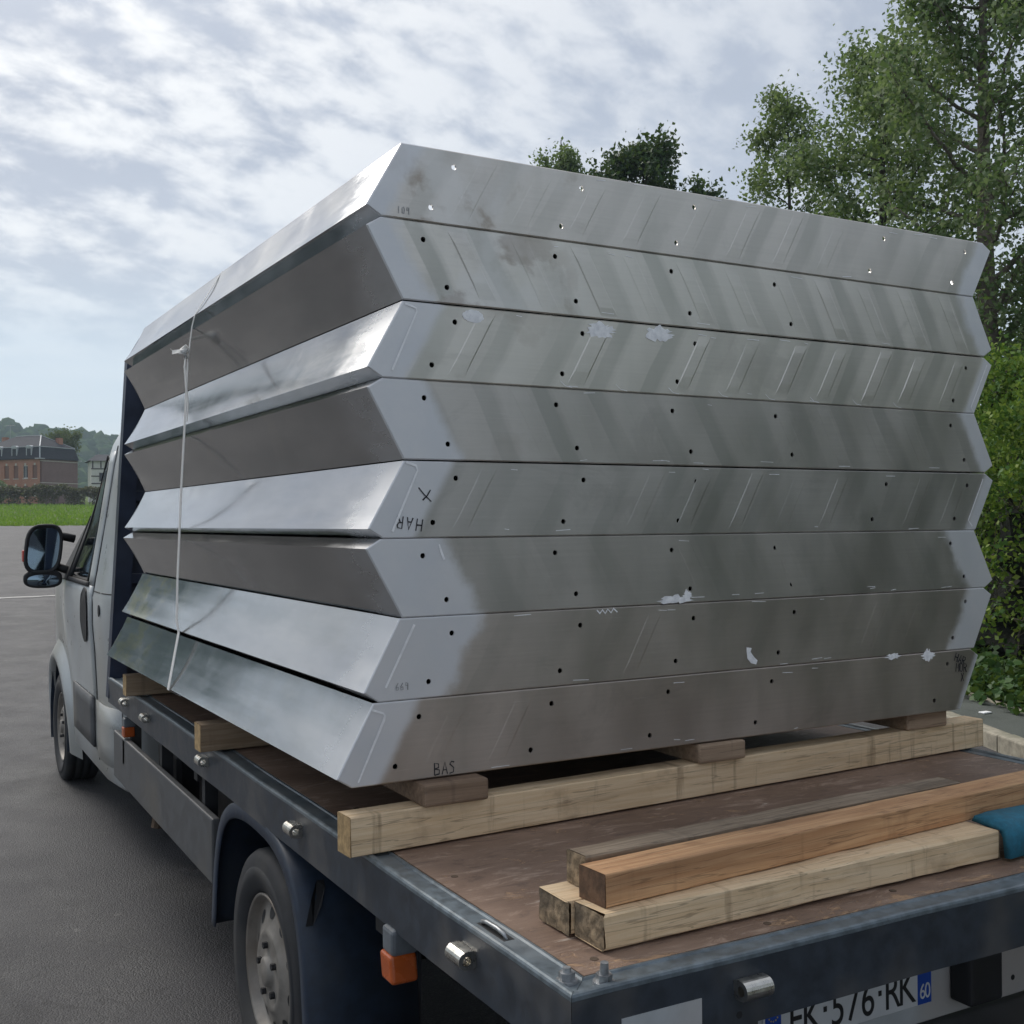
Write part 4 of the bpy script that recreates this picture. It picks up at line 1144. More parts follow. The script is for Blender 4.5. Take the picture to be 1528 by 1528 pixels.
# chassis below the bed
tbox('chassis_beam', 0.62, 0.70, 0.45, 4.9, -0.36, -0.20, M['chassis'], None, 0.004)
tbox('chassis_beam', 1.40, 1.48, 0.45, 4.9, -0.36, -0.20, M['chassis'], None, 0.004)
for y in (0.9, 1.45, 2.05, 2.65, 3.25, 3.9):
    tbox('cross_member', 0.050, BW-0.050, y-0.025, y+0.025, -0.196, -0.117, M['chassis'])
tbox('bed_floor_frame', 0.07, BW-0.07, 0.07, BL-0.06, -0.115, -0.045, M['chassis'])
tbox('fuel_tank', 0.22, 0.60, 2.55, 3.35, -0.60, -0.26, M['chassis'], None, 0.04, 2)
tbox('battery_box', 0.16, 0.48, 3.45, 3.85, -0.52, -0.26, M['chassis'], None, 0.02, 1)
bm = bmesh.new(); tube(bm, [(0.30, 1.73, H-0.565), (1.80, 1.73, H-0.565)], 0.055, 12); tp('rear_axle', bm_mesh('rear_axle', bm), M['chassis'])
bm = bmesh.new(); tube(bm, [(1.05, 5.6, H-0.62), (1.0, 4.2, H-0.64), (0.80, 3.3, H-0.62), (0.36, 3.05, H-0.66), (0.26, 3.02, H-0.68)], 0.030, 10); tp('exhaust_pipe', bm_mesh('exhaust_pipe', bm, True), M['rust'])
bm = bmesh.new(); tube(bm, [(0.22, 4.08, H-0.60), (0.20, 4.08, H-0.72)], 0.028, 8); tp('jacking_point', bm_mesh('jacking_point', bm), M['rust'])
# wheels
def wheel(y, z, xo, side=1):
    TR = 0.345
    prof = [(.030, .214), (.012, .232), (.002, .268), (.0, .290), (.003, .292), (.004, .296), (.006, .318), (.014, .334), (.030, .3435), (.058, .345), (.060, .337), (.068, .337), (.070, .345), (.104, .3455), (.106, .337), (.114, .337), (.116, .3455), (.150, .345), (.152, .337), (.160, .337), (.162, .345), (.190, .3435), (.206, .334), (.214, .318), (.220, .285), (.208, .232), (.190, .214)]
    def place(vs): return [((xo+x) if side > 0 else (BW-xo-x), y+b, z+H+c) for x, b, c in vs]
    vs, fs = lathe_x(prof, 56, True)
    me = mesh('tyre', place(vs), fs, True); bm = bmesh.new(); bm.from_mesh(me); bpy.data.meshes.remove(me)
    rt = empty('wheel', (0, 0, 0)); rt.parent = truck; rt.matrix_parent_inverse = mat_of(truck).inverted(); rt.location = (xo+.1 if side > 0 else BW-xo-.1, y, z+H)
    def wp(nm, me_, m_): return link(nm, me_, m_, rt, True)
    wp('tyre', bm_mesh('tyre', bm, True), M['tyre'])
    rp_ = [(.034, .216), (.020, .219), (.016, .214), (.022, .208), (.044, .201), (.050, .193), (.046, .180), (.038, .152), (.031, .128), (.024, .115), (.020, .107), (.022, .098), (.023, .085), (.023, .062), (.021, .045), (.010, .040), (.007, .030), (.006, .0005)]
    vs, fs = lathe_x(rp_, 56)
    me = mesh('rim', place(vs), fs, True); bm = bmesh.new(); bm.from_mesh(me); bpy.data.meshes.remove(me)
    wp('rim', bm_mesh('rim', bm, True), M['rim'])
    for k in range(10):                                      # flat black discs: painted dark of the round vents in the rim
        a = 2*math.pi*(k+0.35)/10; r0 = 0.163; bm = bmesh.new()
        vv = []
        for j in range(14):
            b = 2*math.pi*j/14; rr_ = r0 + 0.0190*math.cos(b); aa = a + 0.0230*math.sin(b)/r0
            xx = np.interp(rr_, [.128, .152, .180, .193], [.031, .038, .046, .050]) - 0.0015
            vv.append(bm.verts.new(place([(xx, rr_*math.cos(aa), rr_*math.sin(aa))])[0]))
        bm.faces.new(vv); wp('vent_hole', bm_mesh('vent_hole', bm), M['black'])
    for k in range(5):
        a = 2*math.pi*(k+0.1)/5; bm = bmesh.new()
        c0 = place([(.024, .073*math.cos(a), .073*math.sin(a))])[0]; c1 = place([(.010, .073*math.cos(a), .073*math.sin(a))])[0]
        tube(bm, [c0, c1], 0.0100, 6); wp('wheel_nut', bm_mesh('wheel_nut', bm), M['black'])
ZH = -0.565
wheel(1.73, ZH, 0.018); wheel(1.73, ZH, 0.018, -1)
wheel(6.28, ZH, 0.035); wheel(6.28, ZH, 0.035, -1)
# rear mudguard: bent shell with a rolled lip
def mudguard(xa, xb, name='mudguard'):
    pr = [(2.235, -0.575), (2.205, -0.40), (2.165, -0.28), (2.10, -0.190), (2.00, -0.135), (1.86, -0.108), (1.70, -0.104), (1.55, -0.118), (1.43, -0.165), (1.345, -0.245), (1.290, -0.36), (1.262, -0.50), (1.245, -0.66), (1.24, -0.76)]
    # smooth it
    P = [Vector(p) for p in pr]; S = []
    for i in range(len(P)-1):
        p0, p1, p2, p3 = P[max(0, i-1)], P[i], P[i+1], P[min(len(P)-1, i+2)]
        for k in range(4):
            t = k/4
            S.append(0.5*((2*p1)+(p2-p0)*t+(2*p0-5*p1+4*p2-p3)*t*t+(3*p1-p0-3*p2+p3)*t**3))
    S.append(P[-1])
    ctr = Vector((1.70, -0.55)); s_ = 1 if xb > xa else -1
    cols = [(xa+s_*0.004, -0.050), (xa, -0.046), (xa, -0.006), (xa+s_*0.006, 0.0), (xa+s_*0.05, 0.004), (xb, 0.004), (xb, -0.006), (xa+s_*0.05, -0.008), (xa+s_*0.014, -0.012)]
    vs, fs = [], []; n = len(cols)
    for p in S:
        d = (p-ctr).normalized()
        for x, o_ in cols: vs.append((x, p.x+d.x*o_, p.y+d.y*o_+H))
    for i in range(len(S)-1):
        for j in range(n): fs.append((i*n+j, i*n+(j+1) % n, (i+1)*n+(j+1) % n, (i+1)*n+j))
    fs += [tuple(range(n)), tuple(range((len(S)-1)*n, len(S)*n))[::-1]]
    me = mesh(name, vs, fs, True); bm = bmesh.new(); bm.from_mesh(me); bpy.data.meshes.remove(me)
    return tp(name, bm_mesh(name, bm, True), M['plastic'])
mg = mudguard(0.0, 0.30); mudguard(BW, BW-0.30)
tbox('inner_arch', 0.302, 0.312, 1.26, 2.2, -0.60, -0.125, M['chassis'])
bm = bmesh.new()
q = [(0.010, -0.300), (0.030, -0.300), (0.058, -0.262), (0.080, -0.222), (0.082, -0.208), (0.062, -0.208), (0.034, -0.244)]
v = []
for x, z in q:
    y = np.interp(z, [-.36, -.245, -.165], [1.286, 1.341, 1.426]) - 0.0130
    v.append(bm.verts.new((x, y, z+H)))
bm.faces.new(v); tp('slot', bm_mesh('slot', bm), M['black'], mg)  # flat black plate: painted dark of a slot through the mudguard
# headboard behind the cab
def quad_post(name, x0a, x1a, x0b, x1b, z0, z1, y0, y1, mat):
    vs = [(x0a, y0, z0+H), (x1a, y0, z0+H), (x1a, y1, z0+H), (x0a, y1, z0+H), (x0b, y0, z1+H), (x1b, y0, z1+H), (x1b, y1, z1+H), (x0b, y1, z1+H)]
    return tp(name, mesh(name, vs, [(3, 2, 1, 0), (4, 5, 6, 7), (0, 1, 5, 4), (1, 2, 6, 5), (2, 3, 7, 6), (3, 0, 4, 7)]), mat)
hb_ = quad_post('headboard', 0.02, BW-0.02, 0.11, BW-0.11, 0.0, 1.50, 4.225, 4.235, M['navy'])
quad_post('post', -0.004, 0.075, 0.090, 0.165, -0.10, 1.52, 4.170, 4.243, M['navy'])
quad_post('post', BW-0.075, BW+0.004, BW-0.165, BW-0.090, -0.10, 1.52, 4.170, 4.243, M['navy'])
for z in (0.05, 0.44, 0.84, 1.44): tbox('headboard_rail', 0.12 if z > 1 else 0.08, BW-(0.12 if z > 1 else 0.08), 4.185, 4.224, z, z+0.05, M['navy'], None, 0.003)
for x in (0.42, 0.84, 1.26, 1.68): tbox('headboard_bar', x-0.02, x+0.02, 4.192, 4.224, 0.101, 1.439, M['navy'])
bm = bmesh.new(); bm_box(bm, 0.17, 1.9, 4.12, 4.182, H+0.24, H+0.40, 0.003); tp('backing_board', bm_mesh('backing_board', bm), M['block'])

# cab: lofted shell
CX = 1.05
SEC = [(-.64, .80), (-.625, .93), (-.58, .985), (-.42, .995), (-.15, 1.0), (.05, 1.01), (.20, 1.022), (.34, 1.022), (.395, 1.012), (.44, 1.005), (.75, .955), (1.05, .91), (1.17, .885), (1.26, .835), (1.315, .75), (1.345, .60), (1.36, .35), (1.365, 0)]
def top_at(y): return float(np.interp(y, [4.3, 5.35, 5.6, 6.65, 6.95, 7.15, 7.30], [1.365, 1.365, 1.24, 0.42, 0.30, 0.12, -0.15]))
def plan_at(y): return float(np.interp(y, [4.33, 4.345, 4.37, 4.42, 4.50, 4.62, 6.3, 6.8, 7.1, 7.25, 7.30], [.875, .905, .93, .96, .985, 1.0, 1.0, .965, .88, .76, .6]))
def cab_pt(y, k):
    z, w_ = SEC[k]; t_ = top_at(y)
    if t_ < 1.365:
        if t_ > 0.5:
            if z > 0.395: z = 0.395 + (z-0.395)*(t_-0.395)/(1.365-0.395)
        else:
            z = -0.64 + (z+0.64)*(t_+0.64)/(1.365+0.64)
            w_ = min(1.0, w_*1.04)
    if z > 0.395 and y > 5.0: w_ -= 0.16*min(1.0, (y-5.0)/1.3)*min(1.0, (z-0.395)/0.7)
    return (w_*plan_at(y), z)
def cab():
    ys = [4.33, 4.345, 4.37, 4.42, 4.50, 4.62, 4.8, 5.1, 5.4, 5.7, 5.95, 6.15, 6.3, 6.5, 6.75, 6.95, 7.1, 7.22, 7.30]
    n = len(SEC); vs, fs = [], []
    for y in ys:
        L_ = [cab_pt(y, k) for k in range(n)]
        ring = [(CX-w_, y, z+H) for w_, z in L_] + [(CX+w_, y, z+H) for w_, z in reversed(L_[:-1])]
        vs += ring
    m = 2*n-1
    for i in range(len(ys)-1):
        for k in range(m): fs.append((i*m+k, (i+1)*m+k, (i+1)*m+(k+1) % m, i*m+(k+1) % m))
    fs += [tuple(range(m)), tuple(range((len(ys)-1)*m, len(ys)*m))[::-1]]
    me = mesh('cab_body', vs, fs); bm = bmesh.new(); bm.from_mesh(me); bpy.data.meshes.remove(me)
    body = tp('cab_body', bm_mesh('cab_body', bm, True), M['white'])
    # wheel arches cut out of the shell
    for x in (0.0, BW-0.42):
        bm = bmesh.new(); tube(bm, [(x-0.2, 6.28, H-0.54), (x+0.42, 6.28, H-0.54)], 0.425, 40)
        cut = bpy.data.objects.new('cut', bm_mesh('cut', bm)); COL.objects.link(cut)
        md = body.modifiers.new('cut', 'BOOLEAN'); md.operation = 'DIFFERENCE'; md.object = cut; md.solver = 'EXACT'
        bpy.context.view_layer.update()
        dg = bpy.context.evaluated_depsgraph_get()
        me2 = bpy.data.meshes.new_from_object(body.evaluated_get(dg))
        body.modifiers.clear(); old = body.data; body.data = me2; me2.name = 'cab_body'
        if len(me2.materials) == 0: me2.materials.append(M['white'])
        bpy.data.objects.remove(cut); bpy.data.meshes.remove(old)
    return body
body = cab()
def cab_x(y, z):
    """outer left surface of the cab"""
    pts = sorted((cab_pt(y, k)[1], cab_pt(y, k)[0]) for k in range(len(SEC)-4))
    return CX - float(np.interp(z, [p[0] for p in pts], [p[1] for p in pts]))
def patch(name, ya, yb, za, zb, off, thick, mat, parent=None, ny=10, nz=16, mirror=False, yfun=None):
    """thin shell that follows the cab side between two y curves"""
    vs, fs = [], []
    for j in range(nz+1):
        z = za+(zb-za)*j/nz
        a = ya(z) if callable(ya) else ya; b = yb(z) if callable(yb) else yb
        for i in range(ny+1):
            y = a+(b-a)*i/ny; x = cab_x(y, z)-off
            vs.append((2*CX-x if mirror else x, y, z+H))
    n0 = len(vs)
    vs += [(x+(-thick if mirror else thick), y, z) for x, y, z in vs]
    w_ = ny+1
    for j in range(nz):
        for i in range(ny):
            a = j*w_+i; fs.append((a, a+1, a+w_+1, a+w_)); fs.append((n0+a, n0+a+w_, n0+a+w_+1, n0+a+1))
    for i in range(ny):
        for a in (i, nz*w_+i): fs.append((a, a+1, n0+a+1, n0+a))
    for j in range(nz):
        for a in (j*w_, j*w_+ny): fs.append((a, a+w_, n0+a+w_, n0+a))
    me = mesh(name, vs, fs); bm = bmesh.new(); bm.from_mesh(me); bpy.data.meshes.remove(me)
    return tp(name, bm_mesh(name, bm, True), mat, parent)
for mir in (False, True):
    d_rear = lambda z: 4.86 - 0.05*max(0, (z-0.3))
    d_front = lambda z: 5.98 - (max(0.0, 0.02-z)*0.9 if z > -0.35 else 0.33)
    dr = patch('door', d_rear, d_front, -0.47, 0.40, 0.007, 0.006, M['white'], None, 10, 18, mir)
    patch('upper_frame', lambda z: 4.86-0.05*(z-.3), lambda z: 5.02-0.05*(z-.3), 0.402, 1.12, 0.007, 0.006, M['white'], dr, 3, 12, mir)
    patch('window', lambda z: 5.03-0.05*(z-.3), lambda z: 5.75-0.62*(z-.40), 0.41, 1.08, 0.008, 0.005, M['glass'], dr, 10, 12, mir)
    patch('quarter_trim', lambda z: 5.752-0.62*(z-.40), lambda z: 6.45-1.30*(z-.40), 0.40, 1.12, 0.012, 0.008, M['black'], dr, 6, 12, mir)
    patch('window_seal', lambda z: 4.995-0.05*(z-.3), 6.20, 0.392, 0.418, 0.012, 0.006, M['black'], dr, 10, 2, mir)
    patch('door_cladding', lambda z: 4.87, 5.60, -0.455, -0.19, 0.022, 0.013, M['guard'], dr, 6, 4, mir)
    patch('rear_corner_seam', 4.853-.012, 4.853-.004, -0.52, 1.15, 0.0025, 0.004, M['black'], None, 1, 24, mir)
    patch('corner_cladding', 4.40, 4.845, -0.50, -0.20, 0.008, 0.006, M['white'], None, 4, 3, mir)
    patch('panel_seam', 4.42, 4.84, 0.372, 0.378, 0.0020, 0.004, M['black'], None, 5, 1, mir)
# handle recess and grip on the driver's door
def ell_patch(name, yc, zc, ry, rz, off, mat, parent=None, n=24, thick=0.004):
    bm = bmesh.new(); a, b = [], []
    for k in range(n):
        t = 2*math.pi*k/n; y = yc+ry*math.cos(t)*(1 if abs(math.cos(t)) < .9 else .97); z = zc+rz*math.sin(t)
        a.append(bm.verts.new((cab_x(y, z)-off, y, z+H))); b.append(bm.verts.new((cab_x(y, z)-off+thick, y, z+H)))
    bm.faces.new(a); bm.faces.new(b[::-1])
    for k in range(n): bm.faces.new((a[k], b[k], b[(k+1) % n], a[(k+1) % n]))
    return tp(name, bm_mesh(name, bm), mat, parent)
ell_patch('door_handle', 5.085, 0.235, 0.115, 0.150, 0.016, M['black'])
ell_patch('lock_cylinder', 4.63, 0.285, 0.020, 0.030, 0.006, M['chassis'])
# flared front arches
def flare(mir):
    vs, fs = [], []; prof = [(0.028, 0.405), (0.002, 0.410), (-0.012, 0.428), (-0.006, 0.452), (0.016, 0.490), (0.045, 0.540)]
    m = len(prof); k = 0
    A = np.linspace(R(-22), R(196), 40)
    for a in A:
        for x, r_ in prof:
            y = 6.28+r_*math.cos(a)*1.02; z = -0.54+r_*math.sin(a)
            low = max(0, 0.02-z)*0.08
            xx = x + low + 0.002
            vs.append((2*CX-xx if mir else xx, y, z+H))
    for i in range(len(A)-1):
        for j in range(m-1): fs.append((i*m+j, i*m+j+1, (i+1)*m+j+1, (i+1)*m+j))
    me = mesh('wheel_arch', vs, fs, True); bm = bmesh.new(); bm.from_mesh(me); bpy.data.meshes.remove(me)
    tp('wheel_arch', bm_mesh('wheel_arch', bm, True), M['white'])
    vs = []
    for a in A:
        for x, r_ in ((0.020, 0.412), (0.30, 0.420)):
            xx = x + 0.012
            vs.append((2*CX-xx if mir else xx, 6.28+r_*math.cos(a), -0.54+r_*math.sin(a)+H))
    fs = [(2*i, 2*i+1, 2*i+3, 2*i+2) for i in range(len(A)-1)]
    tp('arch_liner', mesh('arch_liner', vs, fs, True), M['plastic'])
flare(False); flare(True)
# windscreen and lights (hidden from the photo's side, seen from others)
def strip_patch(name, ya, yb, kz, off, mat):
    vs, fs = [], []
    for i in range(7):
        y = ya+(yb-ya)*i/6; t_ = top_at(y)
        for j in range(9):
            x = CX + (-0.80+1.60*j/8)*(1 if t_ > .6 else 1.0)
            sec = [cab_pt(y, k) for k in range(len(SEC))]
            z = float(np.interp(abs(x-CX), [s[0] for s in reversed(sec[8:])], [s[1] for s in reversed(sec[8:])]))
            vs.append((x, y+off*0.7, z+H+off))
    for i in range(6):
        for j in range(8): fs.append((i*9+j, i*9+j+1, (i+1)*9+j+1, (i+1)*9+j))
    return tp(name, mesh(name, vs, fs, True), mat)
strip_patch('windscreen', 5.82, 6.68, 0, 0.006, M['glass'])
for x in (0.42, BW-0.42):
    bm = bmesh.new(); bm_box(bm, x-.16, x+.16, 7.08, 7.24, H-0.16, H+0.05, 0.04, 2); tp('headlight', bm_mesh('headlight', bm, True), M['panel'])
tbox('front_bumper', 0.25, BW-0.25, 7.12, 7.36, -0.62, -0.30, M['guard'], None, 0.05, 2)
# long-arm door mirror: housing, two glasses, two arms, orange repeater
def door_mirror(mir):
    sx = -1 if mir else 1
    root = empty('door_mirror', (0, 0, 0)); root.parent = truck; root.matrix_parent_inverse = mat_of(truck).inverted()
    X = lambda x: (2*CX-x if mir else x)
    root.location = (X(-0.10), 5.9, H+0.55)
    def part(nm, bm, mat, smooth=True): return link(nm, bm_mesh(nm, bm, smooth), mat, root, True)
    def loop(cx, cz, hw, hh, n=28, p=3.2, taper=0.0):
        o_ = []
        for k in range(n):
            a = 2*math.pi*k/n; ca, sa = math.cos(a), math.sin(a)
            x = abs(ca)**(2/p)*math.copysign(1, ca)*hw; z = abs(sa)**(2/p)*math.copysign(1, sa)*hh
            o_.append((cx + x - 0.028*taper*(z/hh), cz + z))
        return o_
    def shell(nm, rings, mat, capf=True, capb=True, smooth=True):
        bm = bmesh.new(); RV = []
        for y, pts in rings: RV.append([bm.verts.new((X(x), y + (x+0.1)*(-0.02), z+H)) for x, z in pts])
        n = len(RV[0])
        for i in range(len(RV)-1):
            for k in range(n): bm.faces.new((RV[i][k], RV[i][(k+1) % n], RV[i+1][(k+1) % n], RV[i+1][k]))
        if capf: bm.faces.new(RV[0])
        if capb: bm.faces.new(RV[-1][::-1])
        return part(nm, bm, mat, smooth)
    cx, cz = -0.098, 0.582
    shell('housing', [(5.872, loop(cx, cz, .088, .130, taper=-.5)), (5.866, loop(cx, cz, .093, .137, taper=-.5)), (5.862, loop(cx, cz, .100, .146, taper=-.5)), (5.872, loop(cx, cz, .107, .152, taper=-.5)), (5.93, loop(cx, cz, .105, .150, taper=-.5)), (5.99, loop(cx, cz, .085, .125)), (6.015, loop(cx, cz, .045, .075))], M['black'])
    shell('housing', [(5.868, loop(cx-.005, .400, .090, .038, p=2.8)), (5.862, loop(cx-.003, .400, .106, .054, p=2.8)), (5.90, loop(cx-.003, .402, .110, .056, p=2.8)), (5.97, loop(cx, .397, .085, .038, p=2.6))], M['black'])
    shell('mirror_glass', [(5.8695, loop(cx, cz, .0865, .128, taper=-.5)), (5.8715, loop(cx, cz, .087, .1285, taper=-.5))], M['mirror'], True, False, False)
    shell('convex_glass', [(5.8645, loop(cx-.005, .392, .050, .020, p=2.4)), (5.8675, loop(cx-.005, .392, .088, .034, p=2.6))], M['mirror'], True, False)
    for z0, z1 in ((0.665, 0.640), (0.475, 0.430)):
        bm = bmesh.new(); tube(bm, [(X(-0.02), 5.92, z0+H), (X(0.035), 5.925, (z0+z1)/2+H), (X(0.085), 5.93, z1+H)], 0.026, 10); part('arm', bm, M['black'])
    bm = bmesh.new()
    vs = [(0.052, 5.80, .40), (0.045, 6.10, .40), (0.075, 5.97, .78), (0.078, 5.90, .78)]
    q1 = [bm.verts.new((X(cab_x(min(y, 6.1), z)-0.022), y, z+H)) for x, y, z in vs]; q2 = [bm.verts.new((X(cab_x(min(y, 6.1), z)+0.01), y, z+H)) for x, y, z in vs]
    bm.faces.new(q1); bm.faces.new(q2[::-1])
    for k in range(4): bm.faces.new((q1[k], q1[(k+1) % 4], q2[(k+1) % 4], q2[k]))
    part('arm_base', bm, M['black'], False)
    bm = bmesh.new(); bm_box(bm, min(X(-0.212), X(-0.198)), max(X(-0.212), X(-0.198)), 5.90, 5.97, H+.505, H+.575, 0.005, 2); part('repeater_lamp', bm, M['red'])
door_mirror(False); door_mirror(True)

# ------------------------------------------------------------------ beyond the asphalt: verge, far hedge, houses, hills
def verge():
    global RNG
    RNG = np.random.default_rng(31)
    N = 42000
    y = 60.5 + RNG.uniform(0, 1, N)**1.6*90; x = RNG.uniform(-30, 40, N) + (y-60)*0.06
    z = gz(x, y) - 0.02
    hgt = RNG.uniform(0.08, 0.26, N)*(1+0.35*np.sin(x*0.8)*np.sin(y*0.5)); wd = RNG.uniform(0.03, 0.09, N)
    a = RNG.uniform(0, math.pi, N)
    V = np.empty((N, 3, 3))
    V[:, 0] = np.stack([x-np.cos(a)*wd, y-np.sin(a)*wd, z], 1); V[:, 1] = np.stack([x+np.cos(a)*wd, y+np.sin(a)*wd, z], 1)
    V[:, 2] = np.stack([x+RNG.normal(size=N)*0.07, y+RNG.normal(size=N)*0.07, z+hgt], 1)
    me = bpy.data.meshes.new('verge_grass')
    me.vertices.add(3*N); me.vertices.foreach_set('co', V.reshape(-1))
    me.loops.add(3*N); me.loops.foreach_set('vertex_index', np.arange(3*N, dtype=np.int32))
    me.polygons.add(N); me.polygons.foreach_set('loop_start', np.arange(0, 3*N, 3, dtype=np.int32)); me.polygons.foreach_set('loop_total', np.full(N, 3, dtype=np.int32))
    me.update(calc_edges=True)
    o = link('verge_grass', me, leaf_mat('grass_blades', [(0.12, 0.25, 0.022), (0.18, 0.33, 0.03), (0.24, 0.38, 0.05)], 0.4))
    tag(o, 'bright green grass growing beyond the asphalt', 'grass', None, 'stuff')
verge()
def far_hedge():
    global RNG
    RNG = np.random.default_rng(32)
    root = empty('field_hedge', (10, 140, float(gz(10, 140)))); tag(root, 'long low brownish hedge between the grass verge and the brick house', 'hedge')
    N = 26000
    x = RNG.uniform(-22, 34, N); t = RNG.uniform(0, 1, N)
    topz = 2.25 + 0.18*np.sin(x*0.9) + 0.15*np.sin(x*2.3)
    z = t**0.6*topz; y = RNG.normal(size=N)*0.55
    keep = (z > 1.1) | (np.sin(x*3.1)*np.sin(x*1.27+2) + RNG.uniform(-.6, .8, N) > 0)
    C = np.stack([x-10, y, z], 1)[keep]
    link('foliage', leaf_mesh('foliage', C, 0.30, 0.20, 0.3), M['leaf_brown'], root)
    bm = bmesh.new()
    for i in range(110):
        xx = RNG.uniform(-22, 34)-10
        tube(bm, [(xx, -.3, 0), (xx+RNG.normal()*.1, -.3, 1.0), (xx+RNG.normal()*.25, -.2, 1.9)], 0.05, 4, 0.02)
    st = link('stems', bm_mesh('stems', bm), M['bark'], root); st['kind'] = 'stuff'
far_hedge()

def brick_mat(name, c0, c1, mortar, sc_=1.0):
    m, t, b = material(name)
    ob = t.n('ShaderNodeTexCoord').outputs['Object']
    s = t.n('ShaderNodeSeparateXYZ', in_0=ob)
    uv = t.n('ShaderNodeCombineXYZ', in_0=t.math('ADD', s.outputs[0], s.outputs[1]), in_1=s.outputs[2], in_2=0.0)
    br = t.n('ShaderNodeTexBrick', in_Vector=uv, in_Color1=c0, in_Color2=c1, in_Mortar=mortar, in_Scale=1.0)
    br.inputs['Brick Width'].default_value = 0.23*sc_; br.inputs['Row Height'].default_value = 0.075*sc_; br.inputs['Mortar Size'].default_value = 0.010
    c = t.mix(t.math('MULTIPLY', t.ss(t.noise(ob, 0.7, 5, 0.6), 0.4, 0.7), 0.4), br.outputs[0], tuple(x*0.72 for x in c0))
    t.put(b, 'Base Color', c); t.put(b, 'Roughness', 0.9)
    return m
M['brick'] = brick_mat('red_brick', (0.36, 0.135, 0.075), (0.44, 0.18, 0.105), (0.34, 0.27, 0.22))
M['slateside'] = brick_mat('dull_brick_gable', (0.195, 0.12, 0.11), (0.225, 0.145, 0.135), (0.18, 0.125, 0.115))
M['slate'] = brick_mat('slate_roof', (0.028, 0.031, 0.040), (0.040, 0.043, 0.054), (0.02, 0.022, 0.027), 1.6)
M['trim'] = simple('zinc_trim', (0.42, 0.44, 0.46), 0.5, 0.2, 0.1, 3)
M['stone'] = simple('pale_stone', (0.50, 0.46, 0.40), 0.8, 0, 0.15, 5)
M['wframe'] = simple('white_window_paint', (0.70, 0.70, 0.68), 0.5, 0, 0.05, 5)
M['shut'] = simple('brown_shutter', (0.17, 0.085, 0.06), 0.6, 0, 0.15, 8)
M['plaster'] = simple('white_plaster', (0.62, 0.61, 0.56), 0.85, 0, 0.08, 3)
M['beamd'] = simple('dark_timber_frame', (0.06, 0.05, 0.045), 0.8, 0, 0.2, 5)
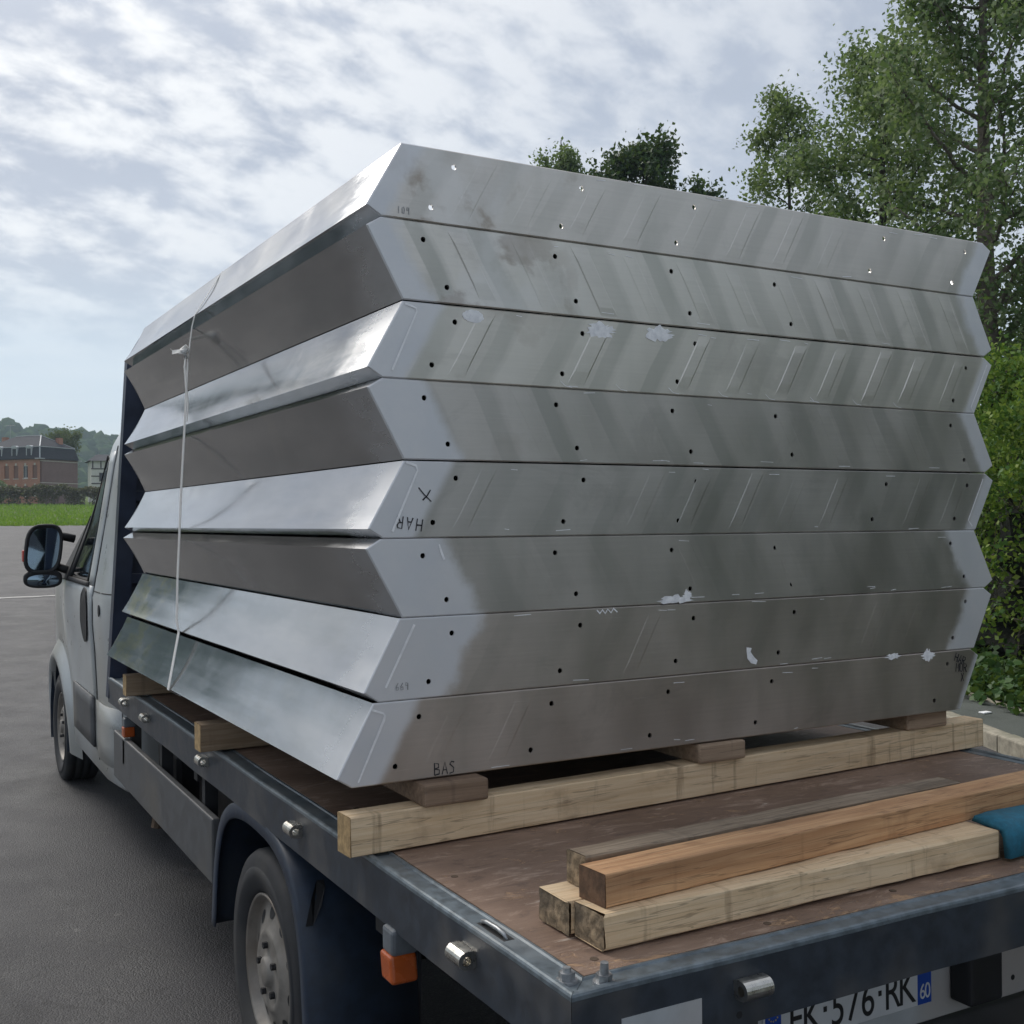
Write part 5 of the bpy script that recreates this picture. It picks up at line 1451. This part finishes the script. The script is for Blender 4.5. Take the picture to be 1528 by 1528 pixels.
def brick_house():
    C0 = (16.3, 157.0); g = float(gz(16, 158)) - 0.05
    az = R(6.1); rl = Vector((math.cos(az), -math.sin(az))); dp = Vector((math.sin(az), math.cos(az)))
    sd = (rl+dp).normalized()                         # along the gable, to the right and back
    ang = math.atan2(sd.y, sd.x)
    root = empty('brick_house', (C0[0], C0[1], g), ang)   # local +X: along the dull side wall, local +Y: along the facade (to the left and back)
    tag(root, 'red brick house with a dark mansard roof and dormers, far off beyond the hedge', 'house')
    W_, L_, EH = 6.7, 10.6, 5.85
    def hb(name, *a, mat, parent=root, bev=0.0):
        bm = bmesh.new(); bm_box(bm, *a, bev); return link(name, bm_mesh(name, bm), mat, parent)
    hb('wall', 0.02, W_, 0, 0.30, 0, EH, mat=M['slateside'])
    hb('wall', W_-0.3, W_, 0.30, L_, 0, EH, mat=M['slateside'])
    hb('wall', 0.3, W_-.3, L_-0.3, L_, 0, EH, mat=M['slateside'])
    # facade built in pieces round its window openings
    win = [(0.85+1.62*i, 0.80) for i in range(6)]
    rows = [(1.05, 2.35), (3.35, 5.05)]
    ys = [0.0]
    for c, w_ in win: ys += [c-w_/2, c+w_/2]
    ys.append(L_)
    vs, fs = [], []
    def quadbox(y0, y1, z0, z1):
        o = len(vs); vs.extend([(0, y0, z0), (0, y1, z0), (0, y1, z1), (0, y0, z1), (.3, y0, z0), (.3, y1, z0), (.3, y1, z1), (.3, y0, z1)])
        fs.extend([(o, o+3, o+2, o+1), (o+4, o+5, o+6, o+7), (o, o+1, o+5, o+4), (o+3, o+7, o+6, o+2), (o, o+4, o+7, o+3), (o+1, o+2, o+6, o+5)])
    zs = [0, rows[0][0], rows[0][1], rows[1][0], rows[1][1], EH]
    for i in range(len(ys)-1):
        for j in range(5):
            if i % 2 == 1 and j % 2 == 1: continue
            quadbox(ys[i], ys[i+1], zs[j], zs[j+1])
    me = mesh('facade', vs, fs); bm = bmesh.new(); bm.from_mesh(me); bpy.data.meshes.remove(me)
    bmesh.ops.remove_doubles(bm, verts=bm.verts, dist=1e-4)
    link('facade', bm_mesh('facade', bm), M['brick'], root)
    for ri, (z0, z1) in enumerate(rows):
        for wi, (c, w_) in enumerate(win):
            openw = (ri == 1 and wi == 1) or (ri == 0 and wi == 0)
            fr = hb('window', 0.10, 0.16, c-w_/2, c+w_/2, z0, z1, mat=M['wframe'] if openw else M['shut'])
            if openw:
                for s in (-1, 1):
                    hb('pane', 0.085, 0.099, c+s*w_*0.23-w_*0.17, c+s*w_*0.23+w_*0.17, z0+0.10, z1-0.10, mat=M['glass'], parent=fr)
            hb('sill', -0.06, 0.10, c-w_/2-.08, c+w_/2+.08, z0-0.10, z0-0.002, mat=M['stone'], parent=fr)
            hb('keystone', -0.05, 0.09, c-.13, c+.13, z1+0.002, z1+0.30, mat=M['stone'], parent=fr)
    for z, hgt in ((EH-0.28, 0.10), (2.72, 0.09)):
        hb('string_course', 0.03, W_+.05, -0.06, -0.002, z, z+hgt, mat=M['stone'])
    hb('cornice', -0.30, W_+.25, -0.25, L_+.25, EH+0.002, EH+0.14, mat=M['slate'])
    # mansard: steep lower part, shallow upper part
    def frust(name, z0, z1, i0, i1, mat):
        vs = [(i0, i0, z0), (W_-i0, i0, z0), (W_-i0, L_-i0, z0), (i0, L_-i0, z0), (i1, i1, z1), (W_-i1, i1, z1), (W_-i1, L_-i1, z1), (i1, L_-i1, z1)]
        return link(name, mesh(name, vs, [(3, 2, 1, 0), (4, 5, 6, 7), (0, 1, 5, 4), (1, 2, 6, 5), (2, 3, 7, 6), (3, 0, 4, 7)]), mat, root)
    frust('lower_roof', EH+0.142, EH+1.60, -0.12, 0.28, M['slate'])
    hb('roof_curb', 0.20, W_-.20, 0.20, L_-.20, EH+1.602, EH+1.68, mat=M['trim'])
    zt = EH+3.35; zb = EH+1.682
    vs = [(0.24, 0.24, zb), (W_-.24, 0.24, zb), (W_-.24, L_-.24, zb), (0.24, L_-.24, zb), (W_/2, 3.1, zt), (W_/2, L_-3.1, zt)]
    rf = link('upper_roof', mesh('upper_roof', vs, [(3, 2, 1, 0), (0, 1, 4), (1, 2, 5, 4), (2, 3, 5), (3, 0, 4, 5)]), M['slate'], root)
    bm = bmesh.new(); tube(bm, [(-0.12, -0.12, EH+.14), (0.26, 0.26, zb), (W_/2, 3.1, zt+.03)], 0.075, 6); link('hip_flashing', bm_mesh('hip_flashing', bm), M['trim'], root)
    bm = bmesh.new(); tube(bm, [(W_-.24, 0.24, zb), (W_/2, 3.1, zt+.03)], 0.05, 6); link('hip_flashing', bm_mesh('hip_flashing', bm), M['trim'], root)
    bm = bmesh.new(); tube(bm, [(W_/2, 3.1, zt+.03), (W_/2, L_-3.1, zt+.03)], 0.05, 6); link('ridge', bm_mesh('ridge', bm), M['trim'], root)
    hb('gutter_corner', -0.45, 0.45, -0.45, 0.45, EH-0.02, EH+0.10, mat=M['trim'], bev=0.02)
    hb('gutter_corner', W_-.2, W_+.4, -0.40, 0.30, EH-0.06, EH+0.06, mat=M['trim'], bev=0.02)
    for c in (1.85, 4.35, 7.0, 9.3):
        d = hb('dormer', -0.02, 1.2, c-.48, c+.48, EH+0.16, EH+1.52, mat=M['trim'])
        hb('window', -0.05, -0.022, c-.32, c+.32, EH+0.24, EH+1.40, mat=M['glass'], parent=d)
        bm = bmesh.new(); tube(bm, [(-0.12, c, EH+1.50), (1.1, c, EH+1.50)], 0.52, 14); bmesh.ops.bisect_plane(bm, geom=list(bm.verts)+list(bm.edges)+list(bm.faces), plane_co=(0, 0, EH+1.522), plane_no=(0, 0, -1), clear_outer=True)
        bmesh.ops.scale(bm, vec=(1, 1, .62), space=Matrix.Translation((0, 0, -(EH+1.522))), verts=bm.verts)
        link('dormer_hood', bm_mesh('dormer_hood', bm), M['trim'], d)
    hb('chimney', W_-2.2, W_-1.5, 1.1, 1.7, EH+1.7, EH+3.05, mat=M['brick'], parent=rf)
    hb('chimney', 2.9, 3.6, L_-1.6, L_-1.0, EH+1.7, EH+3.3, mat=M['brick'], parent=rf)
    p0 = Vector((0.24+1.55, 4.2, zb+1.55/3.11*1.368)); 
    vs = [(1.2, 4.4, zb+(0.96/3.11)*1.368+.05), (1.2, 3.5, zb+(0.96/3.11)*1.368+.05), (2.3, 3.5, zb+(2.06/3.11)*1.368+.05), (2.3, 4.4, zb+(2.06/3.11)*1.368+.05)]
    vs2 = vs + [(x, y, z-.1) for x, y, z in vs]
    link('skylight', mesh('skylight', vs2, [(0, 1, 2, 3), (7, 6, 5, 4), (0, 4, 5, 1), (1, 5, 6, 2), (2, 6, 7, 3), (3, 7, 4, 0)]), M['wframe'], root)
    bm = bmesh.new(); tube(bm, [(3.2, L_-2.2, EH+2.6), (3.2, L_-2.2, EH+4.95)], 0.03, 5)
    tube(bm, [(3.2, L_-2.9, EH+4.9), (3.2, L_-1.5, EH+4.9)], 0.025, 4)
    for i in range(6): tube(bm, [(2.9, L_-2.8+.24*i, EH+4.9), (3.5, L_-2.8+.24*i, EH+4.9)], 0.012, 3)
    an = link('aerial', bm_mesh('aerial', bm), M['galv'], root)
brick_house()
def white_house():
    x, y = 29.5, 176.0; g = float(gz(x, y))
    root = empty('white_house', (x, y, g), R(-4)); tag(root, 'white house with dark bands partly hidden behind the cab', 'house')
    def hb(name, *a, mat, parent=root):
        bm = bmesh.new(); bm_box(bm, *a); return link(name, bm_mesh(name, bm), mat, parent)
    hb('wall', -4.0, 4.5, 0, 6.5, 0, 6.2, mat=M['plaster'])
    for z in (1.6, 2.7, 3.8, 4.9): hb('band', -4.02, 4.52, -0.05, -0.002, z, z+0.16, mat=M['beamd'])
    for i in range(8): hb('post', -3.9+1.15*i, -3.72+1.15*i, -0.08, -0.052, 5.1, 6.15, mat=M['beamd'])
    for i, xx in enumerate((-2.9, -0.4, 2.2)):
        for z0 in (0.7, 3.1):
            f = hb('window', xx, xx+1.0, -0.10, -0.052, z0, z0+1.3, mat=M['beamd']); hb('pane', xx+.12, xx+.88, -0.115, -0.102, z0+.12, z0+1.18, mat=M['glass'], parent=f)
    vs = [(-4.5, -.6, 6.15), (5.0, -.6, 6.15), (5.0, 7.1, 6.15), (-4.5, 7.1, 6.15), (-3, 3.25, 7.3), (3.5, 3.25, 7.3)]
    link('roof', mesh('roof', vs, [(3, 2, 1, 0), (0, 1, 5, 4), (1, 2, 5), (2, 3, 4, 5), (3, 0, 4)]), M['slate'], root)
white_house()
def bush(x, y, w_, h_, seed, label):
    global RNG
    RNG = np.random.default_rng(seed)
    root = empty('bush', (x, y, float(gz(x, y)))); tag(root, label, 'bush')
    n = 2600; v = RNG.normal(size=(n, 3)); v /= np.linalg.norm(v, axis=1)[:, None]; r_ = RNG.uniform(.5, 1, (n, 1))**.5
    C = v*r_*np.array([w_, w_*.7, h_*.5]) + np.array([0, 0, h_*.55])
    link('foliage', leaf_mesh('foliage', C, .22, .15, .3), M['leaf_big'], root)
    bm = bmesh.new(); tube(bm, [(0, 0, 0), (0.1, 0, h_*.7)], 0.06, 6, 0.02); link('stem', bm_mesh('stem', bm), M['bark'], root)
bush(10.6, 151.0, 1.5, 2.9, 41, 'round green bush in front of the brick house')
tree('distant_tree', 'light green tree rising just behind the brick house roof', 'tree', (22.6, 186, float(gz(22.6, 186))), 10.8, [(0, .5), (.4, 2.6), (.7, 3.2), (1, 1.0)], 22, 9000, 0.34, 0.34, (M['leaf_far'], M['barkd']), r0=0.25, start=0.25, seed=15)

def hills():
    rng = np.random.default_rng(77)
    nx, ny = 90, 22
    X = np.linspace(-470, 520, nx); Y = np.linspace(480, 880, ny)
    vs, fs = [], []
    def hz(x, y):
        e = np.clip((y-480)/270, 0, 1); e = e*e*(3-2*e)
        ridge = 40 + 6*np.sin(x*0.011+1.0) + 3.0*np.sin(x*0.031) - 0.020*x + 62*(lambda q: q*q*(3-2*q))(np.clip((25-x)/170, 0, 1))  # left ridge, out of view, raised to darken reflections in the tray sides
        return gz(x, 480) - 1.5 + e*(ridge-float(gz(0, 480))+9)
    for y in Y:
        for x in X: vs.append((x, y, float(hz(x, y))))
    for j in range(ny-1):
        for i in range(nx-1): fs.append((j*nx+i, j*nx+i+1, (j+1)*nx+i+1, (j+1)*nx+i))
    o = link('hills', mesh('hills', vs, fs, True), M['hill']); o['kind'] = 'structure'
    # the wood covering them: many lumpy crowns in one mesh
    N = 4600
    x = rng.uniform(-420, 330, N); y = 500 + rng.uniform(0, 1, N)*330
    z = hz(x, y)
    ico = bmesh.new(); bmesh.ops.create_icosphere(ico, subdivisions=2, radius=1.0)
    iv = np.array([v.co[:] for v in ico.verts]); ifc = np.array([[v.index for v in f.verts] for f in ico.faces]); ico.free()
    nv = len(iv)
    V = np.empty((N, nv, 3))
    for k in range(N):
        s = rng.uniform(3.2, 6.5); ph = rng.uniform(0, 6.28, 3)
        lump = 1 + 0.18*np.sin(iv[:, 0]*5+ph[0])*np.sin(iv[:, 1]*5+ph[1]) + 0.14*np.sin(iv[:, 2]*6+ph[2]) + rng.normal(size=nv)*0.07
        V[k] = iv*lump[:, None]*np.array([s, s, s*rng.uniform(.85, 1.25)]) + np.array([x[k], y[k], z[k]+s*0.45])
    F = (ifc[None, :, :] + (np.arange(N)*nv)[:, None, None]).reshape(-1)
    me = bpy.data.meshes.new('forest')
    me.vertices.add(N*nv); me.vertices.foreach_set('co', V.reshape(-1))
    nf = N*len(ifc)
    me.loops.add(nf*3); me.loops.foreach_set('vertex_index', F.astype(np.int32))
    me.polygons.add(nf); me.polygons.foreach_set('loop_start', np.arange(0, nf*3, 3, dtype=np.int32)); me.polygons.foreach_set('loop_total', np.full(nf, 3, dtype=np.int32))
    me.update(calc_edges=True); me.shade_smooth()
    o = link('forest', me, leaf_mat('forest_crowns', [(0.025, 0.055, 0.018), (0.04, 0.075, 0.022), (0.06, 0.095, 0.028)], 0.0)); tag(o, 'wooded hills on the horizon fading into blue haze', 'forest', None, 'stuff')
M['hill'] = simple('wooded_slope', (0.03, 0.055, 0.02), 0.95, 0, 0.4, 0.2)
hills()
def haze():
    bm = bmesh.new(); bm_box(bm, -500, 620, -140, 980, -4, 150)
    m = bpy.data.materials.new('haze'); m.use_nodes = True
    t = NT(m.node_tree)
    v = t.n('ShaderNodeVolumePrincipled', in_Color=(0.66, 0.80, 0.95), in_Density=0.00045)
    v.inputs['Anisotropy'].default_value = 0.2
    t.n('ShaderNodeOutputMaterial', in_Volume=v)
    o = link('haze', bm_mesh('haze', bm), m); o['kind'] = 'stuff'
    o['label'] = 'thin blue haze lying over the far hills'
haze()
